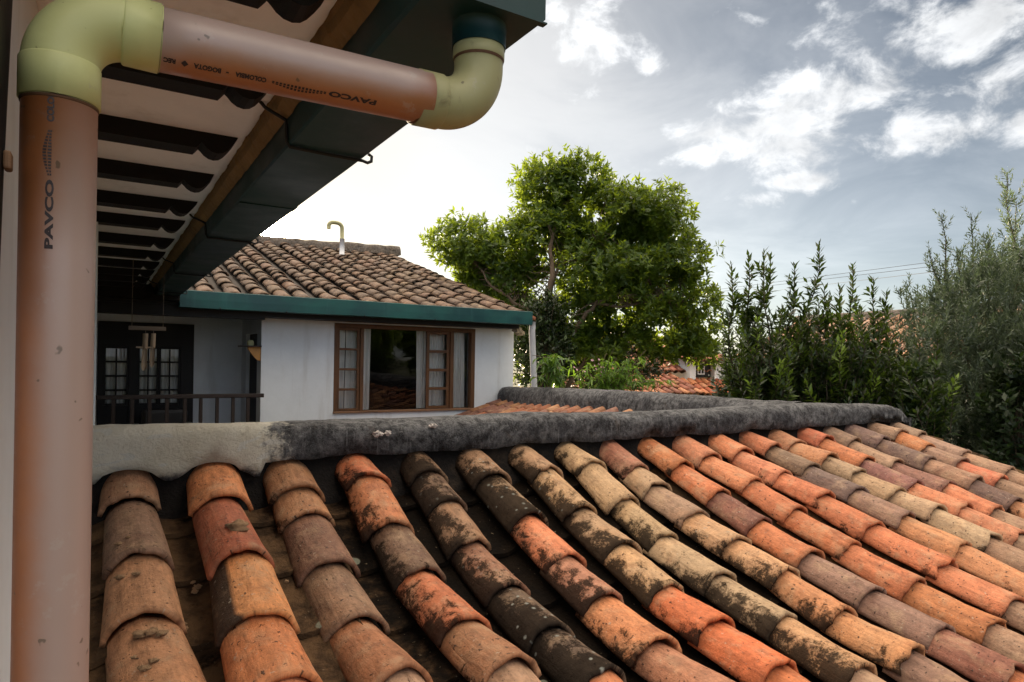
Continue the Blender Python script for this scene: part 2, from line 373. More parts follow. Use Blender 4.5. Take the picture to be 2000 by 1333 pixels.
def make_pvc(name, c1, c2, stain, amt, rough=0.36, spec=0.55, coat=0.0, mauve_side=None):
    m, n = new_mat(name)
    pos = n.n('ShaderNodeTexCoord').outputs['Object']
    a = n.noise(pos, 6, 6, 0.6); s = n.noise(pos, 22, 8, 0.7, .5); d = n.noise(pos, 120, 3, .6)
    c = n.mix(n.mr(a, 0.35, 0.65), c1, c2)
    if mauve_side:      # faces turned up and outward are mixed toward mauve
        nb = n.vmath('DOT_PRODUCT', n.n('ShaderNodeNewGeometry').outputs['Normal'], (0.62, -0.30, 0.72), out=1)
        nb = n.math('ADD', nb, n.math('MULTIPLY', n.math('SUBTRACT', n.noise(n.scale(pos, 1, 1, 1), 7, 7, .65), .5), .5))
        c = n.mix(n.math('MULTIPLY', n.mr(nb, -0.42, 0.42), .9), c, mauve_side)
    c = n.mix(n.math('MULTIPLY', n.mr(s, 0.58, 0.74), amt), c, stain)
    c = n.mix(n.math('MULTIPLY', n.mr(n.noise(n.scale(pos, 8, 8, 8), 2, 6, .7), .60, .66), .25), c, (.42, .38, .35))
    c = n.mix(n.math('MULTIPLY', n.mr(n.noise(pos, 48, 2, .5), 0.70, 0.74), 0.7), c, (0.07, 0.05, 0.03))
    finish(n, c, n.mr(s, .3, .7, rough - .06, rough + .14), n.math('ADD', s, n.math('MULTIPLY', d, .4)), 0.10, 0.002, spec, **({'Coat Weight': coat, 'Coat Roughness': 0.32} if coat else {}))
    return m
M['pvc'] = make_pvc('terracotta_pvc', (0.40, 0.145, 0.050), (0.34, 0.120, 0.045), (0.33, 0.25, 0.22), 0.35, 0.40, 0.6, coat=.4, mauve_side=(0.37, 0.280, 0.255))
M['pvc_fit'] = make_pvc('lime_pvc', (0.60, 0.62, 0.29), (0.52, 0.53, 0.24), (0.20, 0.17, 0.07), 0.5, 0.42, .4)
M['pvc_old'] = make_pvc('aged_lime_pvc', (0.41, 0.39, 0.20), (0.34, 0.32, 0.16), (0.13, 0.10, 0.05), 0.6, 0.45, .4)
M['pvc_white'] = make_pvc('white_pvc', (0.72, 0.73, 0.75), (0.64, 0.65, 0.68), (0.35, 0.30, 0.24), 0.3, 0.4, .4)
M['rust'] = mat_simple('rust_rubber', (0.10, 0.045, 0.02), .7, .3, 40)
M['ink'] = mat_simple('printing_ink', (0.030, 0.020, 0.022), 0.5, .2, 60)
M['darkwood'] = mat_simple('dark_beam', (0.007, 0.0045, 0.0035), 0.65, 0.35, 6, stretch=(1, 12, 12), spec=.25)
M['redwood'] = mat_simple('window_wood', (0.115, 0.052, 0.020), 0.55, 0.4, 5, stretch=(8, 8, 1), spec=.35, dirt=((0.03, 0.015, 0.01), .7))
M['sillwood'] = mat_simple('worn_sill_wood', (0.22, 0.12, 0.065), 0.7, 0.4, 6, stretch=(1, 8, 8), dirt=((0.05, 0.025, 0.015), .7))
M['blackwood'] = mat_simple('black_stained_wood', (0.006, 0.0045, 0.004), 0.6, 0.3, 6)
M['railwood'] = mat_simple('railing_wood', (0.020, 0.010, 0.006), 0.5, 0.3, 6, stretch=(1, 8, 8))
M['greywood'] = mat_simple('grey_driftwood', (0.20, 0.155, 0.12), 0.8, 0.4, 14, stretch=(1, 6, 6))
M['ochrewood'] = mat_simple('golden_wood', (0.50, 0.24, 0.06), 0.5, 0.3, 10)
M['bamboo'] = mat_simple('bamboo', (0.36, 0.27, 0.19), 0.45, 0.35, 12, stretch=(2, 2, .5))
M['iron'] = mat_simple('black_iron', (0.012, 0.011, 0.011), 0.5, 0.3, 30, spec=.4)
M['eave'] = mat_simple('eave_clay', (0.26, 0.150, 0.055), 0.85, 0.5, 4, dirt=((0.07, 0.042, 0.02), .7), bstr=.6, bdist=.01)
M['plaster'] = mat_simple('rough_plaster', (0.36, 0.31, 0.23), 0.9, 0.3, 25, bstr=.8, bdist=.01)
M['cloth'] = None
M['ground'] = mat_simple('garden_ground', (0.045, 0.055, 0.022), 0.95, 0.5, 1.2, dirt=((0.05, 0.035, 0.02), .8))
M['hill'] = mat_simple('distant_slope', (0.05, 0.075, 0.06), 0.95, 0.3, .05)
M['stone'] = mat_simple('pale_stone', (0.42, 0.38, 0.36), 0.8, .2, 30)
M['lump'] = mat_simple('mortar_lump', (0.30, 0.185, 0.10), 0.95, .35, 50, bstr=.8, bdist=.006)
M['bark'] = mat_simple('tree_bark', (0.15, 0.105, 0.07), 0.9, .4, 12, stretch=(3, 3, .6), bstr=.7, bdist=.01)
M['bark_dark'] = mat_simple('shrub_bark', (0.06, 0.045, 0.03), 0.9, .4, 12)
M['chair'] = mat_simple('dark_leather', (0.02, 0.017, 0.015), 0.45, .3, 9)
M['wire'] = mat_simple('power_wire', (0.03, 0.03, 0.035), .6, .1, 5)
M['petal'] = mat_simple('pink_petals', (0.62, 0.36, 0.42), .7, .2, 30)
def make_cloth():
    m, n = new_mat('white_curtain_cloth')
    pos = n.n('ShaderNodeTexCoord').outputs['Object']
    a = n.noise(n.scale(pos, 10, 10, 1.0), 1.5, 5, .6)
    c = n.mix(n.mr(a, .35, .7), (0.90, 0.89, 0.87), (0.74, 0.72, 0.69))
    d = n.n('ShaderNodeBsdfDiffuse', ins={'Color': c}); t = n.n('ShaderNodeBsdfTranslucent', ins={'Color': c})
    mx = n.n('ShaderNodeMixShader', ins={0: 0.3}); n.link(d.outputs[0], mx.inputs[1]); n.link(t.outputs[0], mx.inputs[2])
    n.link(mx.outputs[0], n.n('ShaderNodeOutputMaterial').inputs[0]); return m
M['cloth'] = make_cloth()
def make_glass():
    m, n = new_mat('window_glass')
    lw = n.n('ShaderNodeFresnel', ins={'IOR': 1.5}).outputs[0]
    f = n.math('ADD', n.math('MULTIPLY', lw, 0.85), 0.0, clamp=True)
    pos = n.n('ShaderNodeTexCoord').outputs['Object']
    b = n.n('ShaderNodeBump', ins={'Strength': .12, 'Distance': .01, 'Height': n.noise(pos, 2.5, 2, .5)})
    g = n.n('ShaderNodeBsdfGlossy', ins={'Roughness': 0.015, 'Color': (1, 1, 1, 1), 'Normal': b.outputs[0]}); t = n.n('ShaderNodeBsdfTransparent', ins={'Color': (0.93, 0.95, 0.94, 1)})
    mx = n.n('ShaderNodeMixShader', ins={0: f}); n.link(t.outputs[0], mx.inputs[1]); n.link(g.outputs[0], mx.inputs[2])
    n.link(mx.outputs[0], n.n('ShaderNodeOutputMaterial').inputs[0]); return m
M['glass'] = make_glass()
def make_leaf(name, c1, c2, young, tr, tamt=0.45, rough=0.42, spec=0.4):
    """lv.x random per leaf, lv.y youth of the leaf (0..1)"""
    m, n = new_mat(name)
    lv = n.n('ShaderNodeSeparateXYZ', ins={0: n.n('ShaderNodeAttribute', attribute_name='lv').outputs['Vector']})
    c = n.mix(lv.outputs[0], c1, c2); c = n.mix(lv.outputs[1], c, young)
    tcol = n.mix(lv.outputs[1], n.mix(lv.outputs[0], tr, tuple(x * .7 for x in tr)), tuple(min(1, x * 1.5) for x in tr))
    p = n.n('ShaderNodeBsdfPrincipled', ins={'Base Color': c, 'Roughness': rough, 'Specular IOR Level': spec})
    t = n.n('ShaderNodeBsdfTranslucent', ins={'Color': tcol})
    mx = n.n('ShaderNodeMixShader', ins={0: tamt}); n.link(p.outputs[0], mx.inputs[1]); n.link(t.outputs[0], mx.inputs[2])
    n.link(mx.outputs[0], n.n('ShaderNodeOutputMaterial').inputs[0]); return m
M['leaf_tree'] = make_leaf('broad_leaf', (0.060, 0.108, 0.014), (0.030, 0.060, 0.011), (0.13, 0.18, 0.02), (0.36, 0.48, 0.030), .42)
M['leaf_laurel'] = make_leaf('laurel_leaf', (0.020, 0.042, 0.012), (0.010, 0.022, 0.008), (0.20, 0.30, 0.03), (0.12, 0.19, 0.02), .30, .32, .5)
M['leaf_olive'] = make_leaf('olive_leaf', (0.13, 0.165, 0.115), (0.055, 0.078, 0.052), (0.24, 0.28, 0.16), (0.17, 0.24, 0.09), .32, .42, .6)
M['leaf_peach'] = make_leaf('peach_leaf', (0.055, 0.135, 0.022), (0.035, 0.09, 0.018), (0.16, 0.26, 0.03), (0.20, 0.36, 0.03), .42, .4, .4)
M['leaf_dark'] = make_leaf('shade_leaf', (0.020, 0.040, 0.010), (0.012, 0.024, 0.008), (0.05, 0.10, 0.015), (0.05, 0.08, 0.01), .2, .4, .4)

# ------------------------------------------------------------------ setting: ground and hills
GZ = -4.3
mb = MB(); n_ = 40
mb.grid([[(x, y, GZ + 0.12 * noise.noise(Vector((x * .1, y * .1, 0)))) for y in np.linspace(-60, 60, n_)] for x in np.linspace(-60, 60, n_)])
mb.add([(-2500, -2500, GZ - .3), (2500, -2500, GZ - .3), (2500, 2500, GZ - .3), (-2500, 2500, GZ - .3)], [(0, 1, 2, 3)])
tag(mb.build('ground', M['ground'], smooth=True), kind='structure')
mb = MB(); rows = []
for a in np.linspace(-1.2, 1.9, 90):
    d = 620.0; h = 14 + 9 * noise.noise(Vector((a * 4, 0, 0))) + 5 * noise.noise(Vector((a * 11, 3, 0)))
    rows.append([(math.sin(a) * r, math.cos(a) * r, GZ - 2 + h * k) for r, k in ((300, 0), (450, .45), (d, 1), (900, 0))])
mb.grid(rows); tag(mb.build('hills', M['hill'], smooth=True), kind='structure')

TILES = """
0;.090:2.62:-.487:936848:.04:0;.098:2.25:-.580:82604a:.06:0;.112:1.96:-.670:b07a48:.03:0;.128:1.64:-.735:b27a48:.04:0
1;0.364:2.49:-0.477:cf8146:0.0:0;0.364:2.10:-0.574:a04c2c:0.03:0;0.364:1.80:-0.656:cc8a4a:0.0:0;0.364:1.55:-0.717:bd7036:0.0:0
2;0.644:2.56:-0.487:8f6440:0.16:0;0.644:2.43:-0.555:96683f:0.2:0;0.644:2.14:-0.657:634236:0.06:0;0.644:1.87:-0.744:84644a:0.06:0;0.644:1.55:-0.765:96603c:0.05:0
3;0.924:2.56:-0.455:c06a42:0.38:0;0.924:2.30:-0.593:b8744a:0.38:0;0.924:2.05:-0.692:6a5040:0.4:0;0.924:1.73:-0.753:bd6c44:0.42:0;0.924:1.48:-0.781:94694a:0.15:0
4;1.204:2.59:-0.466:7a6046:0.68:0;1.204:2.41:-0.557:5c4638:0.62:0.2;1.204:2.20:-0.674:94704e:0.5:0;1.204:1.93:-0.759:8c6450:0.55:0.3;1.204:1.68:-0.814:4e463a:0.66:1;1.204:1.44:-0.851:4c453c:0.68:1
5;1.484:2.53:-0.493:94704e:0.5:0.6;1.484:2.24:-0.614:7c6646:0.72:0.6;1.484:1.98:-0.709:d07e56:0.34:0;1.484:1.76:-0.790:b07c64:0.52:0;1.484:1.50:-0.852:cc8a5c:0.3:0;1.484:1.24:-0.883:a8765c:0.16:0
6;1.764:2.51:-0.481:a8865f:0.42:0;1.764:2.24:-0.613:b8935c:0.52:0.4;1.764:1.98:-0.700:ab8c62:0.52:0;1.764:1.73:-0.789:c09a62:0.45:0;1.764:1.51:-0.843:d05c34:0.26:0;1.764:1.27:-0.894:d8603a:0.1:0
7;2.044:2.52:-0.470:bc9e6c:0.32:0;2.044:2.28:-0.605:b89a68:0.14:0;2.044:2.03:-0.712:b39a68:0.44:0;2.044:1.73:-0.793:b09a70:0.3:0;2.044:1.46:-0.862:b09c74:0.45:0;2.044:1.18:-0.928:c69458:0.48:0
8;2.324:2.51:-0.510:94604e:0.16:0;2.324:2.36:-0.581:aa906a:0.08:0;2.324:2.12:-0.662:947a64:0.14:0;2.324:1.89:-0.731:c09460:0.28:0.5;2.324:1.65:-0.798:c69660:0.34:0;2.324:1.41:-0.879:bd855a:0.34:0;2.324:1.17:-0.939:bd8c60:0.22:0
9;2.604:2.48:-0.511:bc713c:0.2:0;2.604:2.23:-0.613:c46d3c:0.05:0;2.604:1.99:-0.704:70403c:0.04:0;2.604:1.73:-0.790:bd6c3c:0.06:0;2.604:1.46:-0.868:8a675f:0.04:0;2.604:1.21:-0.928:86645e:0.05:0;2.604:0.98:-0.990:8a5448:0.04:0
10;2.884:2.53:-0.491:cc8460:0.03:0;2.884:2.25:-0.582:d08458:0.06:0;2.884:2.00:-0.686:bd693c:0.05:0;2.884:1.72:-0.783:bd6c3c:0.1:0;2.884:1.44:-0.871:bb683c:0.04:0;2.884:1.16:-0.944:bb743f:0.04:0
11;3.164:2.54:-0.479:d08054:0.02:0;3.164:2.28:-0.567:d48460:0.12:0;3.164:2.03:-0.643:c46c42:0.1:0;3.164:1.77:-0.738:bd683c:0.12:0;3.164:1.45:-0.841:d0784c:0.1:0;3.164:1.20:-0.921:cc7c54:0.08:0
12;3.444:2.54:-0.470:c07450:0.03:0;3.444:2.30:-0.553:7c6a56:0.05:0;3.444:2.02:-0.636:625860:0.03:0;3.444:1.77:-0.726:8a6a62:0.03:0;3.444:1.51:-0.808:cc9264:0.04:0
13;3.724:2.58:-0.464:bd8460:0.05:0;3.724:2.36:-0.522:c48a60:0.04:0;3.724:2.18:-0.587:a6906c:0.05:0;3.724:1.96:-0.658:b4986c:0.07:0;3.724:1.76:-0.717:c6a880:0.12:0;3.724:1.50:-0.811:c0ac84:0.1:0
14;4.004:2.57:-0.453:bd6040:0.02:0;4.004:2.30:-0.550:c47444:0.02:0;4.004:2.01:-0.647:86585a:0.03:0;4.004:1.75:-0.732:d08058:0.08:0;4.004:1.50:-0.826:cc8460:0.08:0
15;4.284:2.55:-0.478:86705f:0.03:0;4.284:2.27:-0.583:a6886c:0.03:0;4.284:1.97:-0.670:825a54:0.03:0;4.284:1.72:-0.767:d07c54:0.03:0
16;4.564:2.51:-0.476:6e5860:0.02:0;4.564:2.21:-0.572:685458:0.02:0;4.564:1.94:-0.662:a67e64:0.02:0;4.564:1.73:-0.752:584852:0.02:0
17;4.844:2.54:-0.441:927660:0.03:0;4.844:2.36:-0.522:bf7844:0.02:0;4.844:2.14:-0.597:967464:0.02:0;4.844:1.92:-0.672:d07050:0.02:0
18;5.124:2.54:-0.471:9c8670:0.02:0;5.124:2.25:-0.563:9c7e70:0.03:0;5.124:1.98:-0.644:a68064:0.02:0
"""

# ------------------------------------------------------------------ the near tiled roof
rnd = random.Random(5)
PAL = ['c87c50', 'bd6c3c', 'a8866a', '8a6a5e', 'b8946a', 'c4885c', '7a5a50', 'cc7450', '9a7a60']
X0, SP, YR = 0.084, 0.28, 2.76
cols = {}
for line in TILES.strip().splitlines():
    k, *ts = line.split(';'); cols[int(k)] = [[float(a) if i != 3 else a for i, a in enumerate(t.split(':'))] for t in ts]
def extend(c, k):
    c = [list(t) for t in c]
    while c[-1][1] > 0.30:
        x, y, z = c[-1][:3]; L = rnd.uniform(.26, .31); s = .34 if y > 1.4 else .27
        c.append([x + (0.01 if k == 0 else 0), y - L, z - L * s, rnd.choice(PAL), rnd.uniform(0, .2), 0])
    return c
def rcol(k):
    c = [[X0 + SP * k, 2.55 + rnd.uniform(-.04, .04), -.478, rnd.choice(PAL), .04, 0]]
    while c[-1][1] > 1.9:
        x, y, z = c[-1][:3]; L = rnd.uniform(.25, .3); c.append([x, y - L, z - L * .36, rnd.choice(PAL), .05, 0])
    return c
measured = {k: len(v) for k, v in cols.items()}
full = {k: extend(v, k) for k, v in cols.items()}
TOPZ = {k: -.405 for k in full}; TOPZ[0] = TOPZ[1] = -.392
TOPY = YR + .03
def profile(k, y):
    pts = [(TOPY, TOPZ[k])] + [(t[1], t[2]) for t in full[k]]
    if y >= pts[0][0]: return pts[0][1]
    for (y0, z0), (y1, z1) in zip(pts, pts[1:]):
        if y >= y1: return z0 + (z1 - z0) * (y0 - y) / (y0 - y1)
    return pts[-1][1] - (pts[-1][0] - y) * .3

def barrel(mb, Fp, Bp, wf, wb, hf, hb, tint, wear, seed, thick=0.013, nl=9, na=16, up=1, bow=0.0, yaw=0.0, rough=1.0):
    """one clay barrel tile as a closed shell; Fp lower lip crest, Bp upper end crest"""
    Fp = Vector(Fp); Bp = Vector(Bp); d = (Fp - Bp); L = d.length; d.normalize()
    side = Vector((0, 0, 1)).cross(d); side.normalize(); nrm = d.cross(side); 
    if nrm.z < 0: nrm = -nrm
    if yaw: side = (side + d * yaw).normalized()
    A = 1.42; outer, inner, tco = [], [], []
    r1 = random.Random(seed); jl = [r1.uniform(-1, 1) for _ in range(6)]
    chip = r1.uniform(-A, A); chipd = r1.uniform(.005, .016) if r1.random() < .5 else 0
    for i in range(nl + 1):
        t = i / nl; w_ = wb + (wf - wb) * t; h = hb + (hf - hb) * t
        ro, ri, rt = [], [], []
        for j in range(na + 1):
            a = -A + 2 * A * j / na
            wob = 0.0062 * rough * noise.noise(Vector((a * 1.3 + seed, t * 2.0, seed * .7))) + 0.0028 * rough * noise.noise(Vector((a * 4 + seed, t * 7.0, seed)))
            edge = 0
            if i == nl: edge = (0.010 * noise.noise(Vector((a * 2.2, seed, 0))) + 0.0025 * noise.noise(Vector((a * 9, seed, 5)))) * rough - chipd * math.exp(-((a - chip) / .22) ** 2)
            lipup = 0.0035 * max(0, (t - .88) / .12) * (.6 + .4 * jl[0])
            c = Bp + (Fp - Bp) * t + d * edge + nrm * (bow * 4 * t * (1 - t) * -.5)
            x = w_ * math.sin(a) / math.sin(A) * (1 + .02 * jl[1] * math.sin(3 * t)); dr = h * (1 - math.cos(a)) / (1 - math.cos(A))
            o = c + side * x + nrm * up * (-dr + wob + lipup)
            xi = x * (1 - thick / w_); 
            inn = c + side * xi + nrm * up * (-dr * (h - thick * .4) / h - thick + wob + lipup)
            ro.append(o); ri.append(inn); rt.append((a * w_, t * L + seed * .37, seed * 1.713 % 17))
        outer.append(ro); inner.append(ri); tco.append(rt)
    n2 = na + 1; V = [p for r in outer for p in r] + [p for r in inner for p in r]; TC = [p for r in tco for p in r] * 2
    off = (nl + 1) * n2; Fs = []
    for i in range(nl):
        for j in range(na):
            a = i * n2 + j; Fs.append((a, a + 1, a + n2 + 1, a + n2)); b = a + off; Fs.append((b, b + n2, b + n2 + 1, b + 1))
    for j in range(na):
        a = nl * n2 + j; Fs.append((a, a + 1, a + 1 + off, a + off)); Fs.append((j + 1, j, j + off, j + 1 + off))
    for i in range(nl):
        a = i * n2; Fs.append((a, a + n2, a + n2 + off, a + off)); a += na; Fs.append((a + n2, a, a + off, a + n2 + off))
    tl = [(*tint, 1.0)] * len(V)
    # wear: x crust amount, y lichen discs, z which flank / how near the lip
    W = []
    for rep in (0, 1):
        for i in range(nl + 1):
            for j in range(n2):
                a = -1 + 2 * j / na; t = i / nl
                W.append((wear[0] * (1 if rep == 0 else 1.0), wear[1], .5 - a * .42 + (t ** 3) * .22 - .1))
    mb.add(V, Fs, tint=tl, tc=TC, wear=W)

def mark_sharp_lips(o): pass
lr = thing('tiled_roof', 'sloping roof of mottled orange, brown and blackened clay tiles under a mortar ridge', 'tiled roof', (2.6, 1.6, -1.3))
tiles = []
for k, c in full.items():
    prev = (TOPY, TOPZ[k] + .004, X0 + SP * k)
    for i, t in enumerate(c):
        tiles.append((k, i, t, prev)); prev = (t[1], t[2], t[0])
big = [q for q in tiles if q[0] >= 0 and q[1] < measured[q[0]]]
big.sort(key=lambda q: (q[2][0] * FWD[0] + q[2][1] * FWD[1]))
bigset = {(q[0], q[1]) for q in big[:100]}
rest = MB(); lumps = {}
for k, i, t, prev in tiles:
    x, y, z, hx, dirt, lich = t; py, pz, pxx = prev
    seed = (k + 3) * 31 + i * 7.3
    r1 = random.Random(seed)
    sl = (pz - z) / max(py - y, .05)
    ov = 0.045
    B = (pxx + r1.uniform(-.009, .009), py + ov, pz + sl * ov * .8 - (.026 if i else .0)); Fp = (x + r1.uniform(-.009, .009), y, z + r1.uniform(-.005, .006))
    mb = rest if (k, i) not in bigset else MB()
    wv = r1.uniform(-.008, .007)
    if (k, i) == (1, 2): dirt = 0.05
    tint = srgb(hx)
    if tint[1] / tint[0] > .52: lum = sum(tint) / 3; tint = tuple(c + (lum * k - c) * .35 for c, k in zip(tint, (1.15, .98, .8)))
    ds = .40 if k < 1 else .24 if k < 3 else .10 if k < 9 else .17; lum = sum(tint) / 3; pq = .24 if lum < .16 else .36
    gain = 1.12 if k < 3 else 1.0 if k < 9 else .92
    tint = tuple((c + (pq * q - c) * ds) * gain for c, q in zip(tint, (1.22, .86, .64)))
    if tint[0] / tint[1] > 3.6: tint = (tint[0] * .88, tint[0] * .88 / 3.6, tint[2])
    barrel(mb, Fp, B, .100 + wv, .086 + wv, .082 + r1.uniform(-.006, .006), .068, tint, (dirt, lich), seed,
           bow=r1.uniform(-.003, .006), yaw=r1.uniform(-.07, .07), nl=10, na=18)
    if (k, i) == (1, 2):      # a painted tar stripe down one flank
        mb.a['tint'] = [(.012, .009, .008, 1) if tcv[0] < -.050 + .004 * noise.noise(Vector((tcv[1] * 30, 1, 1))) else tv for tv, tcv in zip(mb.a['tint'], mb.a['tc'])]
    if mb is not rest:
        o = mb.build('roof_tile', M['tile'], lr, smooth=True)
        lumps[(k, i)] = o
        for p in o.data.polygons: pass
ro = rest.build('roof_tile', M['tile'], lr, smooth=True); ro['kind'] = 'stuff'
# channel tiles between the cap rows, stepped like the caps
ch = MB()
def chz(k, y): return .5 * (profile(max(k, 0), y) + profile(min(k + 1, 18), y))
for k in range(-1, 19):
    kk = max(k, 0); x = X0 + SP * (k + .5); y = TOPY + .05; n = 0
    while y > .25:
        L = .30 + .02 * noise.noise(Vector((k, n, 0))); y2 = y - L
        zb, zf = chz(kk, y) - .142, chz(kk, y2) - .128
        Pts = []
        for i in range(6):
            t = i / 5; w_ = .150 - .012 * t; r = []
            for j in range(9):
                a = -1 + j / 4; r.append((x + w_ * a, y + .03 + (y2 - y - .03) * t + (.006 * noise.noise(Vector((a * 2, k, n))) if i == 5 else 0), zb + (zf - zb) * t + .062 * a * a + .004 * noise.noise(Vector((a * 2 + k, t * 3, n)))))
            Pts.append(r)
        Pts.append([(p[0], p[1], p[2] - .016) for p in Pts[-1]])
        ch.grid(Pts); y = y2; n += 1
c_o = ch.build('channel_tile', M['channel'], lr, smooth=False); c_o['kind'] = 'stuff'
# roof deck under the tiles
dk = MB(); ks = list(range(-1, 19)); ys = np.linspace(TOPY + .2, .15, 14)
T_ = [[(X0 + SP * k, y, profile(max(k, 0), y) - .185) for y in ys] for k in ks]; dk.grid(T_)
dk.grid([[(p[0], p[1], p[2] - .1) for p in r] for r in T_]); dk.build('roof_deck', M['darkwood'], lr)
# mortar ridge with its lumpy rounded top
tops = [(-.35, -.262), (-.012, -.263), (.559, -.270), (.971, -.268), (1.48, -.269), (1.852, -.262), (2.126, -.274), (2.924, -.278), (3.722, -.260), (4.336, -.262), (5.082, -.290), (5.20, -.315), (5.27, -.37), (5.30, -.43)]
def topz(x):
    for (a, za), (b, zb) in zip(tops, tops[1:]):
        if x <= b: return za + (zb - za) * (x - a) / (b - a)
    return tops[-1][1]
mr_ = MB(); R = []
prof = [(-.055, -.50), (-.058, -.36), (-.062, -.165), (-.063, -.11), (-.060, -.065), (-.050, -.034), (-.028, -.012), (.01, -.001), (.08, 0), (.13, -.004), (.17, -.02), (.20, -.05), (.215, -.10), (.22, -.30)]
for x in np.linspace(-.125, 5.30, 250):
    tz = topz(x); r = []
    kf = (x - X0) / SP; fr = abs(kf - round(kf)); kk = min(max(int(round(kf)), 0), 18)
    cr = profile(kk, YR)  # crest of the nearest cap row
    lip = cr + .004 - max(0, (1 - (1 - min(fr / .36, 1) ** 2) ** .5)) * .05      # underside scallops over the caps
    if x > .55: lip = cr + .012 - min(fr, .3) * .03 + .012 * noise.noise(Vector((x * 3, 9, 0)))
    for i, (dy, dz) in enumerate(prof):
        z = tz + dz * (.9 + .1 * noise.noise(Vector((x * 2, i, 1))))
        if i == 1: z = lip - .004
        if i == 2: z = max(lip + .03, tz - .15)
        if i == 0: z = lip - .006
        y = YR + .02 + dy + (.045 if i == 0 else 0)
        nx = noise.noise(Vector((x * 2.2, y * 8, z * 8))) * .016 + noise.noise(Vector((x * 9, y * 20, z * 20))) * .009 + noise.noise(Vector((x * 28, y * 40, z * 40))) * .0035
        s = .6 if i == 7 or i == 8 else 1
        r.append((x, y + (nx if i < 6 else -nx if i > 9 else 0), z + (nx * .55 * s if 3 < i < 12 else 0)))
    R.append(r)
mr_.grid(R)
mr_.add([R[-1][i] for i in range(len(prof))], [tuple(range(len(prof)))])
ridge = mr_.build('ridge', M['mortar'], lr, smooth=True)
# bedding mortar under the lip, between the tops of the caps
bd = MB(); R = []
for x in np.linspace(-.125, 5.28, 200):
    nz = noise.noise(Vector((x * 6, 0, 0))) * .015
    R.append([(x, YR + .02 + nz, -.37), (x, YR + .0 + nz, -.44), (x, YR - .02 + nz * 1.4, -.50), (x, YR - .10 + nz, -.56), (x, YR - .12 + nz, -.66)])
bd.grid(R); bd.build('bedding_mortar', M['bedding'], lr, smooth=True)
# stone chips bedded in the ridge face and loose crumbs on the tiles
def rock(name, p, r, mat, parent=None, seed=0, flat=.5):
    mb = MB(); P = []
    for i in range(11):
        th = math.pi * i / 10; row = []
        for j in range(14):
            ph = 2 * math.pi * j / 14; v = Vector((math.sin(th) * math.cos(ph), math.sin(th) * math.sin(ph), math.cos(th)))
            k = 1 + .6 * noise.noise(v * 1.6 + Vector((seed, 0, 0))) + .4 * noise.noise(v * 4 + Vector((0, seed, 0)))
            row.append((p[0] + v.x * r * k, p[1] + v.y * r * k * (.8), p[2] + v.z * r * k * flat))
        P.append(row)
    mb.grid(P, closev=True); return mb.build(name, mat, parent, smooth=name == 'mortar_lump')
rock('stone_chip', tuple(ray(738, 848) * (2.70 / ray(738, 848)[1])), .020, M['stone'], ridge, 1, .6)
rock('stone_chip', tuple(ray(758, 846) * (2.70 / ray(758, 846)[1])), .014, M['stone'], ridge, 5, .7)
rock('stone_chip', tuple(ray(846, 832) * (2.71 / ray(846, 832)[1])), .017, M['stone'], ridge, 2, .6)
rock('mortar_lump', (.372, 2.25, -.543), .034, M['lump'], lumps.get((1, 1), lr), 3, .55)
for s, (k, i, dx, t, r) in enumerate([(0, 1, -.045, .75, .013), (0, 1, -.02, .72, .008), (0, 2, -.05, .25, .014), (0, 2, -.012, .33, .013), (0, 2, -.045, .9, .014), (0, 2, -.02, .92, .010), (0, 3, -.025, .20, .020), (0, 3, .0, .22, .018), (0, 3, .022, .25, .015), (0, 3, -.01, .62, .012), (0, 3, -.03, .66, .015), (0, 3, -.045, .45, .008), (0, 0, .02, .3, .008)]):
    q = [z for z in tiles if z[0] == k and z[1] == i][0]; t0, pv = q[2], q[3]
    x = pv[2] + (t0[0] - pv[2]) * t + dx; y = pv[0] + (t0[1] - pv[0]) * t; z = pv[1] - .012 + (t0[2] - pv[1] + .012) * t - .080 * (dx / .100) ** 2 * .9 - .002
    rock('mortar_lump', (x, y, z), r * .9, M['lump'], lumps.get((k, i), lr), s + 11, .42)
for s, (px, py, dz) in enumerate([(357, 1060, .0), (363, 1063, 0), (377, 1137, 0), (385, 1150, 0), (380, 1160, 0), (560, 1140, 0)]):
    k = 0 if px < 500 else 1
    v = ray(px, py); xx = X0 + SP * (k + .5); y = 2.2
    for _ in range(12): y = (chz(k, y) - .125) / v[2] * v[1]
    rock('pebble', (v[0] / v[1] * y, y, chz(k, y) - .122), .011 - .002 * (s % 3), M['lump'], c_o, s + 40, .7)
# walls that carry this roof
wl = MB(); wl.box(.0, 5.35, .45, .65, GZ, -1.45); wl.box(5.15, 5.35, .652, 2.9, GZ, -1.0); wl.build('wall', M['white'], lr)

